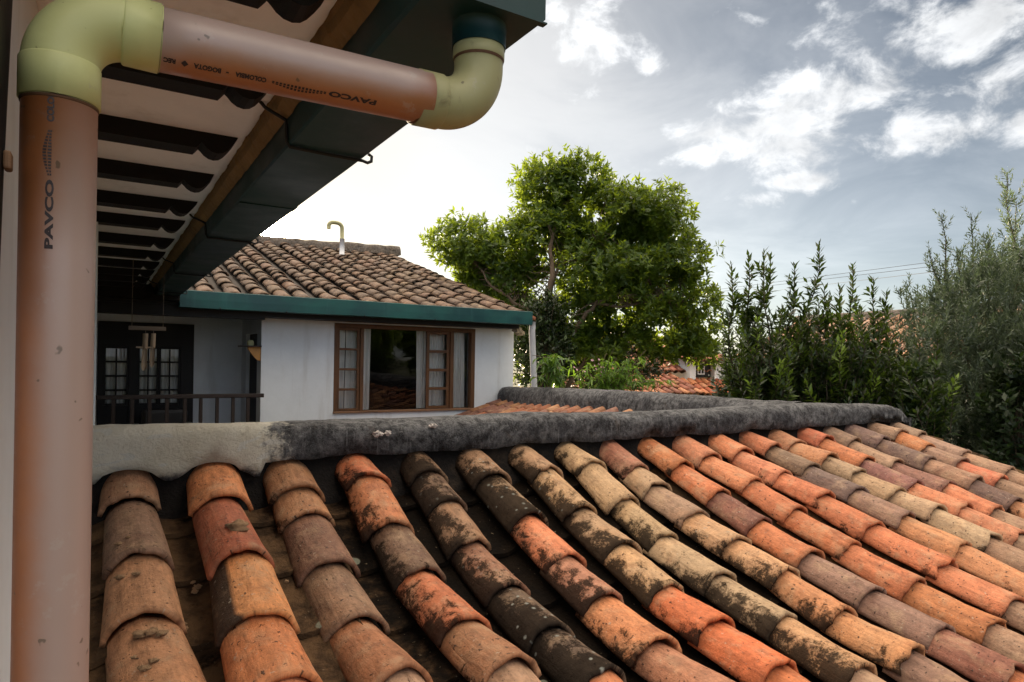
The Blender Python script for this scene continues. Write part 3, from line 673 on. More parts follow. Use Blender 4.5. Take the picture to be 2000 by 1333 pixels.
# ------------------------------------------------------------------ second ridge and its short slope
cr = thing('courtyard_roof', 'small slope of orange clay tiles tucked between the two grey mortar ridges', 'tiled roof', (4.4, 5.5, -1.3))
rp = [(4.22, 2.95, -.262), (4.28, 3.6, -.268), (4.38, 4.6, -.275), (4.60, 5.8, -.30), (4.85, 7.0, -.335), (5.08, 8.0, -.375), (5.20, 8.56, -.395)]
def rpt(t):
    t *= len(rp) - 1; i = min(int(t), len(rp) - 2); f = t - i
    return Vector(rp[i]).lerp(Vector(rp[i + 1]), f)
R = []; prof2 = [(-.16, -.30), (-.155, -.16), (-.15, -.10), (-.13, -.05), (-.09, -.015), (-.03, 0), (.04, 0), (.10, -.02), (.14, -.06), (.155, -.12), (.16, -.30)]
for i in range(170):
    c = rpt(i / 169); r = []
    for j, (dx, dz) in enumerate(prof2):
        nx = noise.noise(Vector((c.x * 3 + dx * 8, c.y * 2.2, dz * 8))) * .018 + noise.noise(Vector((dx * 20, c.y * 9, dz * 20))) * .008
        r.append((c.x + dx * 1.0 + nx, c.y, c.z + dz * 1.15 + (nx * .7 if 1 < j < 9 else 0)))
    R.append(r)
mb = MB(); mb.grid(R); mb.build('ridge', M['mortar_far'], cr, smooth=True)
yy = 3.15; small = MB(); cpal = ['8c6448', '9c7454', '84523c', '684844', '945a40', '74504a', '80644e', 'a47c5c']
sr = random.Random(9)
while yy < 8.45:
    t = (yy - 2.95) / (8.56 - 2.95); c = rpt(t); x = c.x - .10; z = c.z - .150; n = 0
    while n < 8:
        L = sr.uniform(.27, .31); B = (x + .04, yy, z - .004 + .012); Fp = (x - L, yy + sr.uniform(-.01, .01), z - L * .30)
        barrel(small, Fp, B, .104, .090, .075, .066, srgb(cpal[sr.randrange(8)]), (sr.uniform(0, .45), 0), yy * 13 + n, nl=4, na=8)
        x -= L; z -= L * .30; n += 1
    yy += .265
small.build('roof_tile', M['tile'], cr, smooth=True)['kind'] = 'stuff'
mb = MB(); mb.grid([[tuple(rpt(t) + Vector((-.05 - u, 0, -.25 - u * .3))) for u in (0, 2.3)] for t in np.linspace(0, 1, 20)])
mb.grid([[tuple(rpt(t) + Vector((.05 + u, 0, -.25 - u * .3))) for u in (0, 1.2)] for t in np.linspace(0, 1, 20)])
mb.build('roof_deck', M['channel'], cr)

# ------------------------------------------------------------------ generic far tiled slope
def slope(mb, dk, O, U, DN, ncol, length, pitch=.28, tl=.34, pal=PAL, jit=1.0, seed=1, w=.105, dirt=.1, skip=None):
    """O top corner, U unit along the ridge, DN unit down the slope"""
    r1 = random.Random(seed); U = Vector(U).normalized(); DN = Vector(DN).normalized(); N = U.cross(DN); N = N if N.z > 0 else -N
    O = Vector(O)
    for i in range(ncol):
        p = O + U * pitch * (i + .5) + U * r1.uniform(-.012, .012) * jit; s = 0; lift = 0
        n = int(round(length / tl)); st = r1.uniform(-.06, .06)
        for j in range(n):
            e0 = j * tl + (st if j else 0); e1 = min((j + 1) * tl + st + r1.uniform(-.05, .05) * jit, length + .03) if j < n - 1 else length + r1.uniform(-.01, .03)
            if skip and skip(i, j): continue
            sg = .05 * math.sin(e1 / length * 3.1)
            B = p + DN * (e0 - .04) + N * (-.018 if j else 0) - N * .0; Fp = p + DN * e1 + N * (r1.uniform(-.006, .008) * jit) + U * r1.uniform(-.014, .014) * jit
            barrel(mb, Fp, B, w, w * .87, .066, .056, srgb(r1.choice(pal)), (dirt * r1.random() * 2, 0), seed * 3.3 + i * 5.1 + j * 1.7, nl=3, na=8, yaw=r1.uniform(-.1, .1) * jit)
    rows = []
    for i in range(ncol * 6 + 1):
        a = i / 6.0; f = math.cos(2 * math.pi * a) * .5 + .5
        rows.append([tuple(O + U * pitch * a + DN * d + N * (-.105 - .03 + f * .05)) for d in np.linspace(0, length, 4)])
    dk.grid(rows)

# ------------------------------------------------------------------ the white house beyond
wh = thing('white_house', 'white walled house with brown tiled roof, dark green gutter and railed porch', 'house', (3.5, 10.5, GZ))
FX0, FX1, FY = 1.67, 5.335, 8.6
wb_ = MB(); WT = .24
wx0, wx1, wz0, wz1 = 2.577, 4.667, -.726, .458
wb_.box(FX0, wx0, FY, FY + WT, GZ, .56); wb_.box(wx1, FX1, FY, FY + WT, GZ, .56); wb_.box(wx0, wx1, FY, FY + WT, GZ, wz0); wb_.box(wx0, wx1, FY, FY + WT, wz1, .56)
wb_.box(FX1 - WT, FX1, FY + WT, 17.6, GZ, .56)           # right side wall
wb_.box(FX0, FX0 + WT, FY + WT, 8.86, GZ, .56); wb_.box(FX0, FX0 + WT, 9.62, 17.6, GZ, .56); wb_.box(FX0, FX0 + WT, 8.86, 9.62, .30, .56)   # side wall with its doorway
wb_.box(FX0 + WT, FX1 - WT, 17.36, 17.6, GZ, .56)
wb_.box(1.06, FX0 , 9.95, 10.15, GZ, .62); wb_.box(-4.2, 1.06, 9.95, 10.15, .42, .62); wb_.box(-4.2, -.05, 9.95, 10.15, GZ, .42)   # porch back wall round the doors
wb_.build('wall', M['white'], wh)
mb = MB(); mb.box(-4.2, FX0 + .001, 8.3, 9.95, -1.75, -1.6); mb.box(FX0 + WT, FX1 - WT, FY + WT, 17.3, -1.75, -1.6); mb.box(-4.2, FX0, 10.15, 14, -1.75, -1.6); mb.build('floor_slab', M['sillwood'], wh)
mb = MB(); mb.box(FX0 + WT + .002, FX1 - WT - .002, 11.3, 11.4, -1.6, .55); mb.box(-4.2, 1.6, 12.2, 12.3, -1.6, .6); mb.build('room_partition', M['darkwood'], wh)
mb = MB(); mb.box(-4.2, 5.36, 8.3, 17.7, .565, .60); mb.build('ceiling', M['blackwood'], wh)
mb = MB(); mb.box(FX0 - .02, 5.24, 8.30, 8.598, .475, .562); mb.box(-4.0, FX0 - .02, 8.30, 8.45, .44, .562); mb.box(-4.0, FX0 - .005, 8.452, 9.94, .535, .562)
mb.build('eave_beam', M['blackwood'], wh)
# gutter on this house
def gutter(name, x0, x1, y0, y1, z0, z1, mat, parent, th=.004):
    mb = MB(); mb.box(x0, x1, y0, y0 + th, z0, z1); mb.box(x0, x1, y0 + th, y1, z0, z0 + th); mb.box(x0, x0 + th, y0 + th, y1, z0 + th, z1); mb.box(x1 - th, x1, y0 + th, y1, z0 + th, z1)
    return mb.build(name, mat, parent)
g = MB(); gx0, gx1 = .715, 5.345
R = []
for i in range(60):
    x = gx0 + (gx1 - gx0) * i / 59; wv = .006 * noise.noise(Vector((x * 1.3, 0, 0)))
    R.append([(x, 8.27, .60), (x, 8.25, .528 + wv * .5), (x, 8.12, .526 + wv), (x, 8.10 + wv, .532 + wv), (x, 8.098 + wv, .62), (x, 8.10 + wv * .6, .716 + wv), (x, 8.106 + wv, .722 + wv), (x, 8.112 + wv, .714)])
g.grid(R); g.add([R[-1][i] for i in range(8)], [tuple(range(8))])
gut = g.build('gutter', M['green'], wh, smooth=False)
for px in (430, 560, 712, 850):
    q = ray(px, 600); x = q[0] * 8.1 / q[1]
    mb = MB(); mb.tube([(x, 8.20, .522), (x, 8.095, .520), (x, 8.09, .535), (x, 8.094, .545)], .006, 6); mb.build('bracket', M['iron'], gut)
# roof, front slope
rt_y, rt_z, ev_y, ev_z = 13.47, 2.27, 8.16, .735
sl = math.hypot(rt_y - ev_y, rt_z - ev_z); DN = ((0, ev_y - rt_y, ev_z - rt_z))
tm = MB(); dkm = MB(); pal2 = [''.join('%02x' % int(int(h[i:i + 2], 16) * k) for i, k in ((0, .80), (2, .84), (4, .86))) for h in ['6a5a50', '705c50', '5e5249', '6c6054', '7c6454', '5c5048', '665a52', '564c46', '7c6254', '746656']]
slope(tm, dkm, (5.36 - .28 * 18, rt_y, rt_z), (1, 0, 0), DN, 18, sl, pitch=.28, tl=.300, pal=pal2, jit=1.7, seed=4, dirt=.16, w=.100)
tm.build('roof_tile', M['tile'], wh, smooth=True)['kind'] = 'stuff'
dkm.build('channel_tile', mat_simple('far_channel_clay', (0.035, 0.027, 0.021), .9, .4, 9, bstr=.5), wh, smooth=True)
mb = MB()
mb.add([(-4.3, 8.2, .60), (5.34, 8.2, .60), (5.34, 13.47, 2.12), (-4.3, 13.47, 2.12), (5.34, 18.8, .60), (-4.3, 18.8, .60)], [(0, 1, 2, 3), (3, 2, 4, 5), (0, 3, 5), (1, 4, 2)])
mb.build('roof_deck', M['darkwood'], wh)
R = []
for i in range(120):
    x = -1 + (5.40 + 1) * i / 119; tz = 2.40 + .035 * noise.noise(Vector((x * .9, 0, 0))) - .04 * max(0, (3.0 - x)) * .0
    tz = float(np.interp(x, [-1, 2.0, 3.06, 3.45, 4.3, 5.36], [2.33, 2.33, 2.335, 2.345, 2.385, 2.405]))
    R.append([(x, 13.47 + dy * 1.0, tz + dz + .02 * noise.noise(Vector((x * 5, dy * 9, dz * 9)))) for dy, dz in ((-.15, -.20), (-.13, -.09), (-.10, -.03), (-.05, 0), (.05, 0), (.12, -.04), (.15, -.2))])
mb = MB(); mb.grid(R); mb.add([R[-1][i] for i in range(7)], [tuple(range(7))]); mb.build('ridge', M['mortar_brown'], wh, smooth=True)
# verge at the right gable: overhanging edge tiles seen beyond the gutter
mb = MB()
for j in range(3):
    y = 8.3 + j * .34; z = .72 + (y - 8.16) * .289
    barrel(mb, (5.52, y, z - .10), (5.30, y + .05, z + .0), .09, .09, .06, .06, srgb('8a4c34'), (.1, 0), j, nl=3, na=8)
mb.build('verge_tile', M['tile'], wh, smooth=True)
rock('plaster_patch', (5.30, 8.42, .445), .075, M['plaster'], wh, 7, .7)
# downspout
mb = MB(); mb.tube([(5.39, 8.17, .58), (5.392, 8.17, .50), (5.398, 8.19, .44), (5.53, 8.30, -.45), (5.60, 8.35, -1.2)], .046, 18); ds = mb.build('downspout', M['pvc_white'], wh, smooth=True)
# window
wn = MB(); yf = FY - .012; yb = FY + .09
for (x0, x1, z0, z1) in [(2.577, 2.618, -.70, .455), (2.928, 2.975, -.70, .40), (4.262, 4.318, -.70, .40), (4.600, 4.665, -.70, .455), (2.618, 4.600, .40, .455)]:
    wn.box(x0, x1, yf, yb, z0, z1)
wfm = wn.build('window', M['redwood'], wh, bevel=.004)
mb = MB(); mb.box(2.572, 4.672, FY - .035, FY + .12, -.728, -.702); mb.build('sill', M['sillwood'], wfm, bevel=.004)
def sash(x0, x1, z0, z1, nz, y, fw=.030, mat='redwood', nx=1, parent=None):
    mb = MB(); mb.box(x0, x0 + fw, y, y + .035, z0, z1); mb.box(x1 - fw, x1, y, y + .035, z0, z1)
    hs = (z1 - z0 + fw * .9) / nz
    for i in range(nz + 1):
        zz = z0 + i * (z1 - z0 - fw * .9) / nz; mb.box(x0 + fw, x1 - fw, y + .001, y + .034, zz, zz + fw * .9)
    for j in range(1, nx):
        xx = x0 + (x1 - x0) * j / nx; mb.box(xx - fw * .35, xx + fw * .35, y + .004, y + .030, z0 + fw * .9, z1 - fw)
    o = mb.build('sash', M[mat], parent, bevel=.003)
    for i in range(nz):
        a = z0 + i * (z1 - z0 - fw * .9) / nz + fw * .9; b = z0 + (i + 1) * (z1 - z0 - fw * .9) / nz
        for j in range(nx):
            xa = x0 + fw if j == 0 else x0 + (x1 - x0) * j / nx + fw * .35; xb = x1 - fw if j == nx - 1 else x0 + (x1 - x0) * (j + 1) / nx - fw * .35
            yield (xa, xb, a, b, y + .018)
    return
def panes(it, parent):
    for (xa, xb, a, b, y) in it:
        mb = MB(); mb.add([(xa - .002, y, a - .002), (xb + .002, y, a - .002), (xb + .002, y, b + .002), (xa - .002, y, b + .002)], [(0, 1, 2, 3)]); mb.build('pane', M['glass'], parent)
panes(sash(2.620, 2.926, -.698, .398, 4, FY + .01, .034, parent=wfm), wfm)
panes(sash(3.900, 4.260, -.698, .398, 4, FY + .01, .044, parent=wfm), wfm)
mb = MB(); mb.add([(2.977, FY + .05, -.70), (3.898, FY + .05, -.70), (3.898, FY + .05, .40), (2.977, FY + .05, .40)], [(0, 1, 2, 3)]); mb.build('pane', M['glass'], wfm)
mb = MB(); mb.add([(4.320, FY + .05, -.70), (4.598, FY + .05, -.70), (4.598, FY + .05, .40), (4.320, FY + .05, .40)], [(0, 1, 2, 3)]); mb.build('pane', M['glass'], wfm)
def curtain(pts, z0, z1, label, seed, amp=.018, fold=.07, group=None):
    """pts: (x at top left, x at top right, x bottom left, x bottom right, y)"""
    a, b, c, d, y = pts; mb = MB(); R = []
    nu = max(12, int(max(b - a, d - c) / .008)); 
    for i in range(nu + 1):
        u = i / nu; r = []
        for j in range(13):
            t = j / 12; x = (a + (b - a) * u) * (1 - t) + (c + (d - c) * u) * t; z = z1 + (z0 - z1) * t
            ph = 2 * math.pi * u * (b - a) / fold + 1.2 * noise.noise(Vector((u * 3, t * 1.5, seed)))
            r.append((x + .004 * noise.noise(Vector((u * 5, t * 6, seed))), y + amp * math.sin(ph) * (.6 + .4 * t), z))
        R.append(r)
    mb.grid(R); mb.grid([[(p[0], p[1] + .0025, p[2]) for p in r] for r in R])
    o = mb.build('curtain', M['cloth'], None, smooth=True); return tag(o, label, 'curtain', group)
curtain((2.63, 2.775, 2.63, 2.765, FY + .16), -.70, .41, 'white curtain panel at the outer edge of the four-pane sash nearest the porch', 1)
curtain((2.785, 2.95, 2.775, 2.95, FY + .165), -.70, .41, 'white curtain panel beside the post in the sash nearest the porch', 2)
curtain((2.985, 3.128, 2.975, 3.118, FY + .15), -.70, .41, 'narrow pale curtain gathered beside the large dark pane, porch side', 3, .022, .06)
curtain((3.80, 3.905, 3.815, 3.905, FY + .15), -.70, .41, 'slim curtain strip between the large dark pane and the far sash', 4)
curtain((3.92, 4.25, 3.92, 4.25, FY + .17), -.70, .41, 'ruffled white curtain behind the four small panes of the far sash', 5, .02, .06)
curtain((4.33, 4.555, 4.30, 4.575, FY + .14), -.70, .41, 'long curtain draped diagonally in the end light by the bare wall', 6, .024, .09)
# porch doors
dr = MB()
for (x0, x1, z0, z1) in [(-.05, .012, -1.6, .42), (.30, .36, -1.6, .33), (.985, 1.058, -1.6, .42), (.012, .985, .33, .42), (.36, .985, .10, .33), (.012, .30, .10, .33), (.90, .985, -1.6, .10), (.36, .395, -1.6, .10)]:
    dr.box(x0, x1, 9.93 - .001 * (x1 - x0), 10.02, z0, z1)
dfr = dr.build('porch_door', M['blackwood'], wh)
panes(sash(.013, .298, -.66, .10, 4, 9.95, .028, 'blackwood', 2, dfr), dfr)
panes(sash(.396, .640, -.66, .10, 4, 9.95, .024, 'blackwood', 2, dfr), dfr)
panes(sash(.642, .898, -.66, .10, 4, 9.95, .024, 'blackwood', 2, dfr), dfr)
mb = MB(); mb.box(.013, .298, 9.955, 9.985, -1.6, -.662); mb.box(.396, .898, 9.955, 9.985, -1.6, -.662); mb.build('door_panel', M['blackwood'], dfr)
curtain((.02, .29, .02, .29, 10.05), -.70, .09, 'sheer curtain behind the narrow glazed door leaf of the porch', 7, .012, .05)
curtain((.40, .64, .40, .64, 10.05), -.70, .09, 'sheer curtain behind the porch door leaf, under the wind chime', 8, .012, .05)
curtain((.645, .895, .645, .895, 10.05), -.70, .09, 'sheer curtain behind the porch door leaf next to the plain wall', 9, .012, .05)
mb = MB(); mb.box(FX0 + .05, FX0 + .09, 8.862, 9.618, -1.6, .298); mb.build('side_door', M['blackwood'], wh)
# railing
rl = thing('railing', 'dark wooden porch railing with slim upright balusters', 'railing', (.8, 8.4, -1.2))
mb = MB(); mb.box(-.35, 1.668, 8.375, 8.43, -.492, -.445); mb.build('handrail', M['railwood'], rl, bevel=.006)
mb = MB(); mb.box(-.35, 1.668, 8.38, 8.425, -1.45, -1.41); mb.build('bottom_rail', M['railwood'], rl, bevel=.004)
b0 = None
for i, x in enumerate((-.24, -.065, .109, .288, .456, .629, .811, .976, 1.150, 1.323, 1.489)):
    if b0 is None:
        mb = MB(); mb.box(x - .019, x + .019, 8.385, 8.421, -1.41, -.492); b0 = mb.build('baluster', M['railwood'], rl, bevel=.003); bx = x
    else:
        o = b0.copy(); col.objects.link(o); o.parent = rl; o.matrix_parent_inverse = b0.matrix_parent_inverse.copy(); o.location.x = x - bx
# wall shelf on its scrolled bracket
sf = thing('wall_shelf', 'small dark shelf on a golden wood bracket at the porch corner', 'shelf', (1.58, 8.7, .13))
mb = MB(); mb.box(1.44, 1.668, 8.56, 8.86, .118, .134); mb.build('board', M['railwood'], sf, bevel=.002)
mb = MB(); pr = [(1.668, .117), (1.520, .117), (1.522, .085), (1.545, .055), (1.572, .020), (1.60, -.015), (1.632, -.045), (1.668, -.055)]
V = [(x, y, z) for y in (8.62, 8.66) for x, z in pr]; n = len(pr)
mb.add(V, [tuple(range(n)), tuple(reversed(range(n, 2 * n)))] + [(i, (i + 1) % n, (i + 1) % n + n, i + n) for i in range(n)]); mb.build('bracket', M['ochrewood'], sf)
mb = MB(); mb.tube([(1.56, 8.7, .135), (1.56, 8.7, .15), (1.56, 8.7, .19), (1.56, 8.7, .20)], [.035, .045, .04, .02], 14); tag(mb.build('bowl', M['pvc_old'], None, smooth=True), 'small round pot standing on the porch corner shelf', 'pot')
# armchair in the porch
ac = thing('armchair', 'dark cushioned armchair in the shade of the porch behind the railing', 'armchair', (.62, 9.2, -1.6))
mb = MB(); mb.box(.42, .95, 8.95, 9.45, -1.25, -1.05); mb.build('seat', M['chair'], ac, bevel=.04)
mb = MB(); mb.box(.42, .95, 9.42, 9.55, -1.05, -.68); mb.build('backrest', M['chair'], ac, bevel=.05)
for x in (.36, .955):
    mb = MB(); mb.box(x - .05, x + .05, 8.95, 9.5, -1.25, -.85); mb.build('armrest', M['chair'], ac, bevel=.035)
for x in (.40, .93):
    for y in (8.99, 9.46):
        mb = MB(); mb.box(x - .02, x + .02, y - .02, y + .02, -1.6, -1.25); mb.build('leg', M['railwood'], ac)
# wind chime
wc = thing('wind_chime', 'bamboo wind chime hanging from a driftwood bar over the porch', 'wind chime', (.3, 6.0, .75))
mb = MB(); mb.box(.172, .432, 5.985, 6.015, .193, .225); mb.build('bar', M['greywood'], wc, bevel=.004)
for x in (.195, .412):
    mb = MB(); mb.tube([(x, 6, .225), (x, 6, .45), (x + .002, 6, .745)], .0022, 5); mb.build('cord', M['greywood'], wc)
for x, z0, z1, r in ((.290, -.128, .168, .019), (.345, -.098, .170, .017)):
    mb = MB(); R = []
    for i in range(24):
        t = i / 23; z = z1 + (z0 - z1) * t; half = 1.0 if t < .42 else max(.12, 1 - .0 * t)
        cut = 0 if t < .42 else 1
        rr = []
        for j in range(13):
            a = (-math.pi + 2 * math.pi * j / 12) if not cut else (-math.pi * .5 + math.pi * j / 12)
            taper = 1 if t < .85 else max(.25, math.sqrt(max(0, 1 - ((t - .85) / .15) ** 2)))
            rr.append((x - .008 * t + r * math.sin(a) * taper, 6 + r * math.cos(a) * taper, z))
        R.append(rr)
    mb.grid(R); mb.build('chime_tube', M['bamboo'], wc, smooth=True)
    mb = MB(); mb.tube([(x, 6, .168), (x, 6, .194)], .0018, 5); mb.build('cord', M['greywood'], wc)
mb = MB(); mb.box(.225, .345, 5.99, 5.998, .052, .064); mb.build('clapper', M['bamboo'], wc)
# roof vent pipe
vp = thing('vent_pipe', 'hooked vent pipe, white at the foot, standing near the roof ridge', 'vent pipe', (3.84, 12.43, 2.03))
mb = MB(); mb.tube([(3.844, 12.43, 1.96), (3.844, 12.43, 2.26)], .046, 16); mb.build('pipe', M['pvc_white'], vp, smooth=True)
mb = MB(); hk = [(3.842, 12.43, 2.22), (3.838, 12.43, 2.46)] + [(3.838 - .10 + .10 * math.cos(a), 12.43, 2.46 + .09 * math.sin(a)) for a in np.linspace(.35, 1.45, 5)] + [(3.70, 12.43, 2.552), (3.66, 12.43, 2.55)] + [(3.66 - .075 * math.sin(a), 12.43, 2.475 + .075 * math.cos(a)) for a in np.linspace(.4, 1.57, 4)] + [(3.585, 12.43, 2.42)]
mb.tube(hk, .036, 14); mb.build('hook', M['rust'] if 0 else M['pvc_old'], vp, smooth=True)

# ------------------------------------------------------------------ the near house: wall, soffit, rafters, gutter
nh = thing('eaves_house', 'white walled house whose dark rafters and green gutter reach over the tiles', 'house', (-2.5, 4.0, GZ))
WX = -.13
mb = MB(); mb.box(WX - .3, WX, .95, 4.12, GZ, .75); mb.box(-4.5, -.028, 4.122, 4.32, GZ, .752); mb.box(-4.5, WX - .3, .95, 1.15, GZ, .75); mb.box(-4.5, -4.3, 1.15, 10.1, GZ, .75)
mb.build('wall', M['white'], nh)
SZ = .752
mb = MB(); R = []
for i in range(420):
    y = .96 + (8.28 - .96) * i / 419
    e = .416 + .006 * noise.noise(Vector((y * 5, 0, 0))) + .005 * noise.noise(Vector((y * 17, 2, 0)))
    R.append([(-4.4, y, SZ), (.0, y, SZ), (e - .03, y, SZ + .001), (e - .006, y, SZ + .001 + .004 * noise.noise(Vector((y * 20, 1, 0)))), (e, y, SZ + .012)])
mb.grid(R); mb.build('soffit', M['soffit'], nh, smooth=True)
r0 = None; ystart = [.78, 1.32, 1.88, 2.45, 3.0, 3.58, 4.12, 4.80, 5.45, 6.08, 6.70, 7.30, 7.88]
for i, ys_ in enumerate(ystart):
    if ys_ < 1: continue
    # side profile with an ogee tail
    pts = [(-4.3, .756), (-4.3, .695), (.255, .695), (.262, .703), (.272, .716), (.280, .709), (.290, .698), (.305, .689), (.322, .686), (.338, .690), (.352, .701), (.366, .718), (.380, .738), (.388, .756)]
    V = []; wd = .088 + .006 * noise.noise(Vector((ys_, 0, 0))); n = len(pts)
    for side in (0, 1):
        for (x, z) in pts: V.append((x + .006 * noise.noise(Vector((ys_ * 3, x, side))), ys_ + wd * side, z + (.003 * noise.noise(Vector((x * 4, ys_, side))) if z < .75 else 0)))
    mb = MB(); mb.add(V, [tuple(range(n)), tuple(reversed(range(n, 2 * n)))] + [(j, (j + 1) % n, (j + 1) % n + n, j + n) for j in range(n)])
    mb.build('rafter', M['darkwood'], nh)
mb = MB(); mb.box(-4.3, .70, 8.10, 8.285, .60, .80); mb.build('light_block', M['darkwood'], nh)  # added to close the gap where sky light leaked onto the soffit
# clay strip along the eave (undersides of the eave bricks)
mb = MB(); R = []
for i in range(600):
    y = .96 + 7.2 * i / 599; yj = y + .05 * noise.noise(Vector((y * 1.7, 8, 0))); seg = int(yj / .31); jx = .009 * noise.noise(Vector((seg * 3.7, 0, 0))); gap = abs((yj / .31) % 1 - .5) > .485
    r = []
    for j, (x, z) in enumerate(((.402, .795), (.430, .770), (.437, .748), (.446, .738), (.456, .730), (.4675, .723), (.468, .78))):
        r.append((x + (jx if 0 < j < 5 else 0), y, z + .005 * noise.noise(Vector((x * 30, y * 12, 0))) + .004 * noise.noise(Vector((x * 60, y * 40, 4))) + .002 * noise.noise(Vector((seg * 2.3, 7, 0)))))
    R.append(r)
mb.grid(R); mb.build('eave_brick', M['eave'], nh, smooth=False)
# gutter
mb = MB(); R = []
for i in range(140):
    y = 1.05 + 7.05 * i / 139; s1 = .003 * noise.noise(Vector((y * 1.1, 0, 0))); s2 = .003 * noise.noise(Vector((y * 1.7, 5, 0)))
    R.append([(.470, y, .86), (.470 + s1, y, .725), (.4705 + s1, y, .700), (.472 + s1, y, .652), (.478, y, .6465 + s2), (.55, y, .645 + s2), (.63, y, .6445 + s2), (.704, y, .645 + s2), (.711, y, .652), (.712 + s1, y, .75), (.711, y, .858), (.704, y, .864), (.698, y, .856)])
mb.grid(R)
for y, inv in ((1.05, 0), (1.054, 1)):
    V = [(.470, y, .86), (.470, y, .652), (.478, y, .6465), (.704, y, .645), (.711, y, .652), (.711, y, .86)]
    mb.add(V, [tuple(range(6))])
mb.box(.469, .7135, 1.047, 1.062, .6425, .6455)
mb.box(.7115, .7145, 2.95, 3.05, .65, .86); mb.box(.478, .70, 2.955, 3.045, .6405, .6442)
gt = mb.build('gutter', M['green_shade'], nh, smooth=False)
for yb_ in (2.08, 3.93, 5.8, 7.6):
    mb = MB(); mb.tube([(.385, yb_ - .02, .752), (.40, yb_ - .018, .738), (.462, yb_ - .008, .716), (.466, yb_, .70), (.468, yb_, .655), (.476, yb_, .640), (.60, yb_, .637), (.705, yb_, .637), (.722, yb_, .633), (.735, yb_, .640), (.736, yb_, .655), (.724, yb_, .662)], .0055, 8)
    mb.build('bracket', M['iron'], gt, smooth=True)
OX, OY = .611, 1.13
mb = MB(); mb.tube([(OX, OY, .650), (OX, OY, .646), (OX, OY, .60)], [.060, .0525, .0515], 40); mb.build('outlet', M['green_shade'], gt, smooth=True)
# roof of this house
tm = MB(); dkm = MB(); sl2 = math.hypot(5.0, 1.85)
slope(tm, dkm, (-4.45, 8.25, 2.77), (0, -1, 0), (5.0, 0, -1.85), 26, sl2, tl=.36, seed=8, pal=pal2)
tm.build('roof_tile', M['tile'], nh, smooth=True)['kind'] = 'stuff'
dkm.build('channel_tile', M['channel'], nh)
mb = MB(); mb.add([(-4.5, .95, .80), (.46, .95, .80), (.46, 8.3, .80), (-4.5, 8.3, .80), (-4.5, .95, 2.55), (-4.5, 8.3, 2.55)], [(0, 1, 2, 3), (4, 5, 2, 1), (0, 4, 1), (3, 2, 5), (0, 3, 5, 4)]); mb.build('roof_deck', M['darkwood'], nh)
# dark casement leaf folded against the wall
mb = MB(); P = [(1.18, .60), (1.167, .496), (1.103, .243), (1.07, .06), (1.0, .06), (1.0, .60)]
V = [(x, y, z) for x in (WX + .002, WX + .016) for y, z in P]; n = len(P)
mb.add(V, [tuple(reversed(range(n))), tuple(range(n, 2 * n))] + [(i, (i + 1) % n, (i + 1) % n + n, i + n) for i in range(n)])
sh = mb.build('shutter', M['blackwood'], nh)
mb = MB(); mb.box(WX + .017, WX + .026, 1.075, 1.10, .238, .262); mb.build('latch', M['sillwood'], sh, bevel=.003)

# ------------------------------------------------------------------ drain pipe in front of the eaves
dp = thing('drainpipe', 'thick terracotta plastic drainpipe with pale lime elbows running from gutter to wall', 'drainpipe', (-.055, 1.12, GZ))
VX, VY, HZ = -.055, 1.122, .474
PR = .0452
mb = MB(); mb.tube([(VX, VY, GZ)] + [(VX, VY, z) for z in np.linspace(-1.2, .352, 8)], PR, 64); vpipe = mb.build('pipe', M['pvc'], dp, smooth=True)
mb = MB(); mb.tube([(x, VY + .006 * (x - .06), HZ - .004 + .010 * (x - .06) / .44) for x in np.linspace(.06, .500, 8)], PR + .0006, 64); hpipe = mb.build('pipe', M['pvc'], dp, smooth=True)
def elbow(name, mat, path, rad):
    mb = MB(); mb.tube(path, rad, 56); return mb.build(name, mat, dp, smooth=True)
rb = .078
arc = [(VX + rb - rb * math.cos(a), VY, HZ - rb + rb * math.sin(a)) for a in np.linspace(0, math.pi / 2, 22)]
el = elbow('elbow', M['pvc_fit'], [(VX, VY, HZ - rb - .002)] + arc + [(VX + rb + .002, VY, HZ - .003)], .0468)
def collar(p0, p1, r, mat, par, lip=.0015, ring=None):
    p0, p1 = Vector(p0), Vector(p1); d = (p1 - p0).normalized()
    mb = MB(); mb.tube([p0 + d * .003, p0, p0 + d * .002, p1 - d * .002, p1, p1 + d * .002], [r - .006, r - lip, r, r, r - lip * .7, r - .004], 56, caps=False)
    o = mb.build('collar', mat, par, smooth=True)
    if ring:
        mb = MB(); mb.tube([p0 - d * .0045, p0 - d * .0035, p0 + d * .0010, p0 + d * .002], [r - .005, r - .0025, r - .002, r - .004], 56, caps=False); mb.build('seal_ring', M['rust'], par, smooth=True)
    return o
collar((VX, VY, .346), (VX, VY, .403), .0488, M['pvc_fit'], el, ring=True)
collar((.068, VY, HZ - .0035), (.020, VY, HZ - .002), .0492, M['pvc_fit'], el)
rb2 = .082; cx_ = OX - rb2
arc = [(cx_ + rb2 * math.sin(a), OY, HZ + .006 + rb2 - rb2 * math.cos(a)) for a in np.linspace(0, math.pi / 2, 22)]
el2 = elbow('elbow', M['pvc_old'], [(.500, OY, HZ + .006)] + arc + [(OX, OY, .592)], [.0470] * 24)
collar((.480, OY, HZ + .0055), (.528, OY, HZ + .006), .0496, M['pvc_old'], el2, ring=True)
collar((OX, OY, .604), (OX, OY, .578), .0498, M['pvc_old'], el2, ring=True)
mb = MB(); mb.tube([(OX, OY, .5785), (OX, OY, .5735)], [.0492, .0478], 48, caps=False); mb.build('seal_ring', M['rust'], el2, smooth=True)
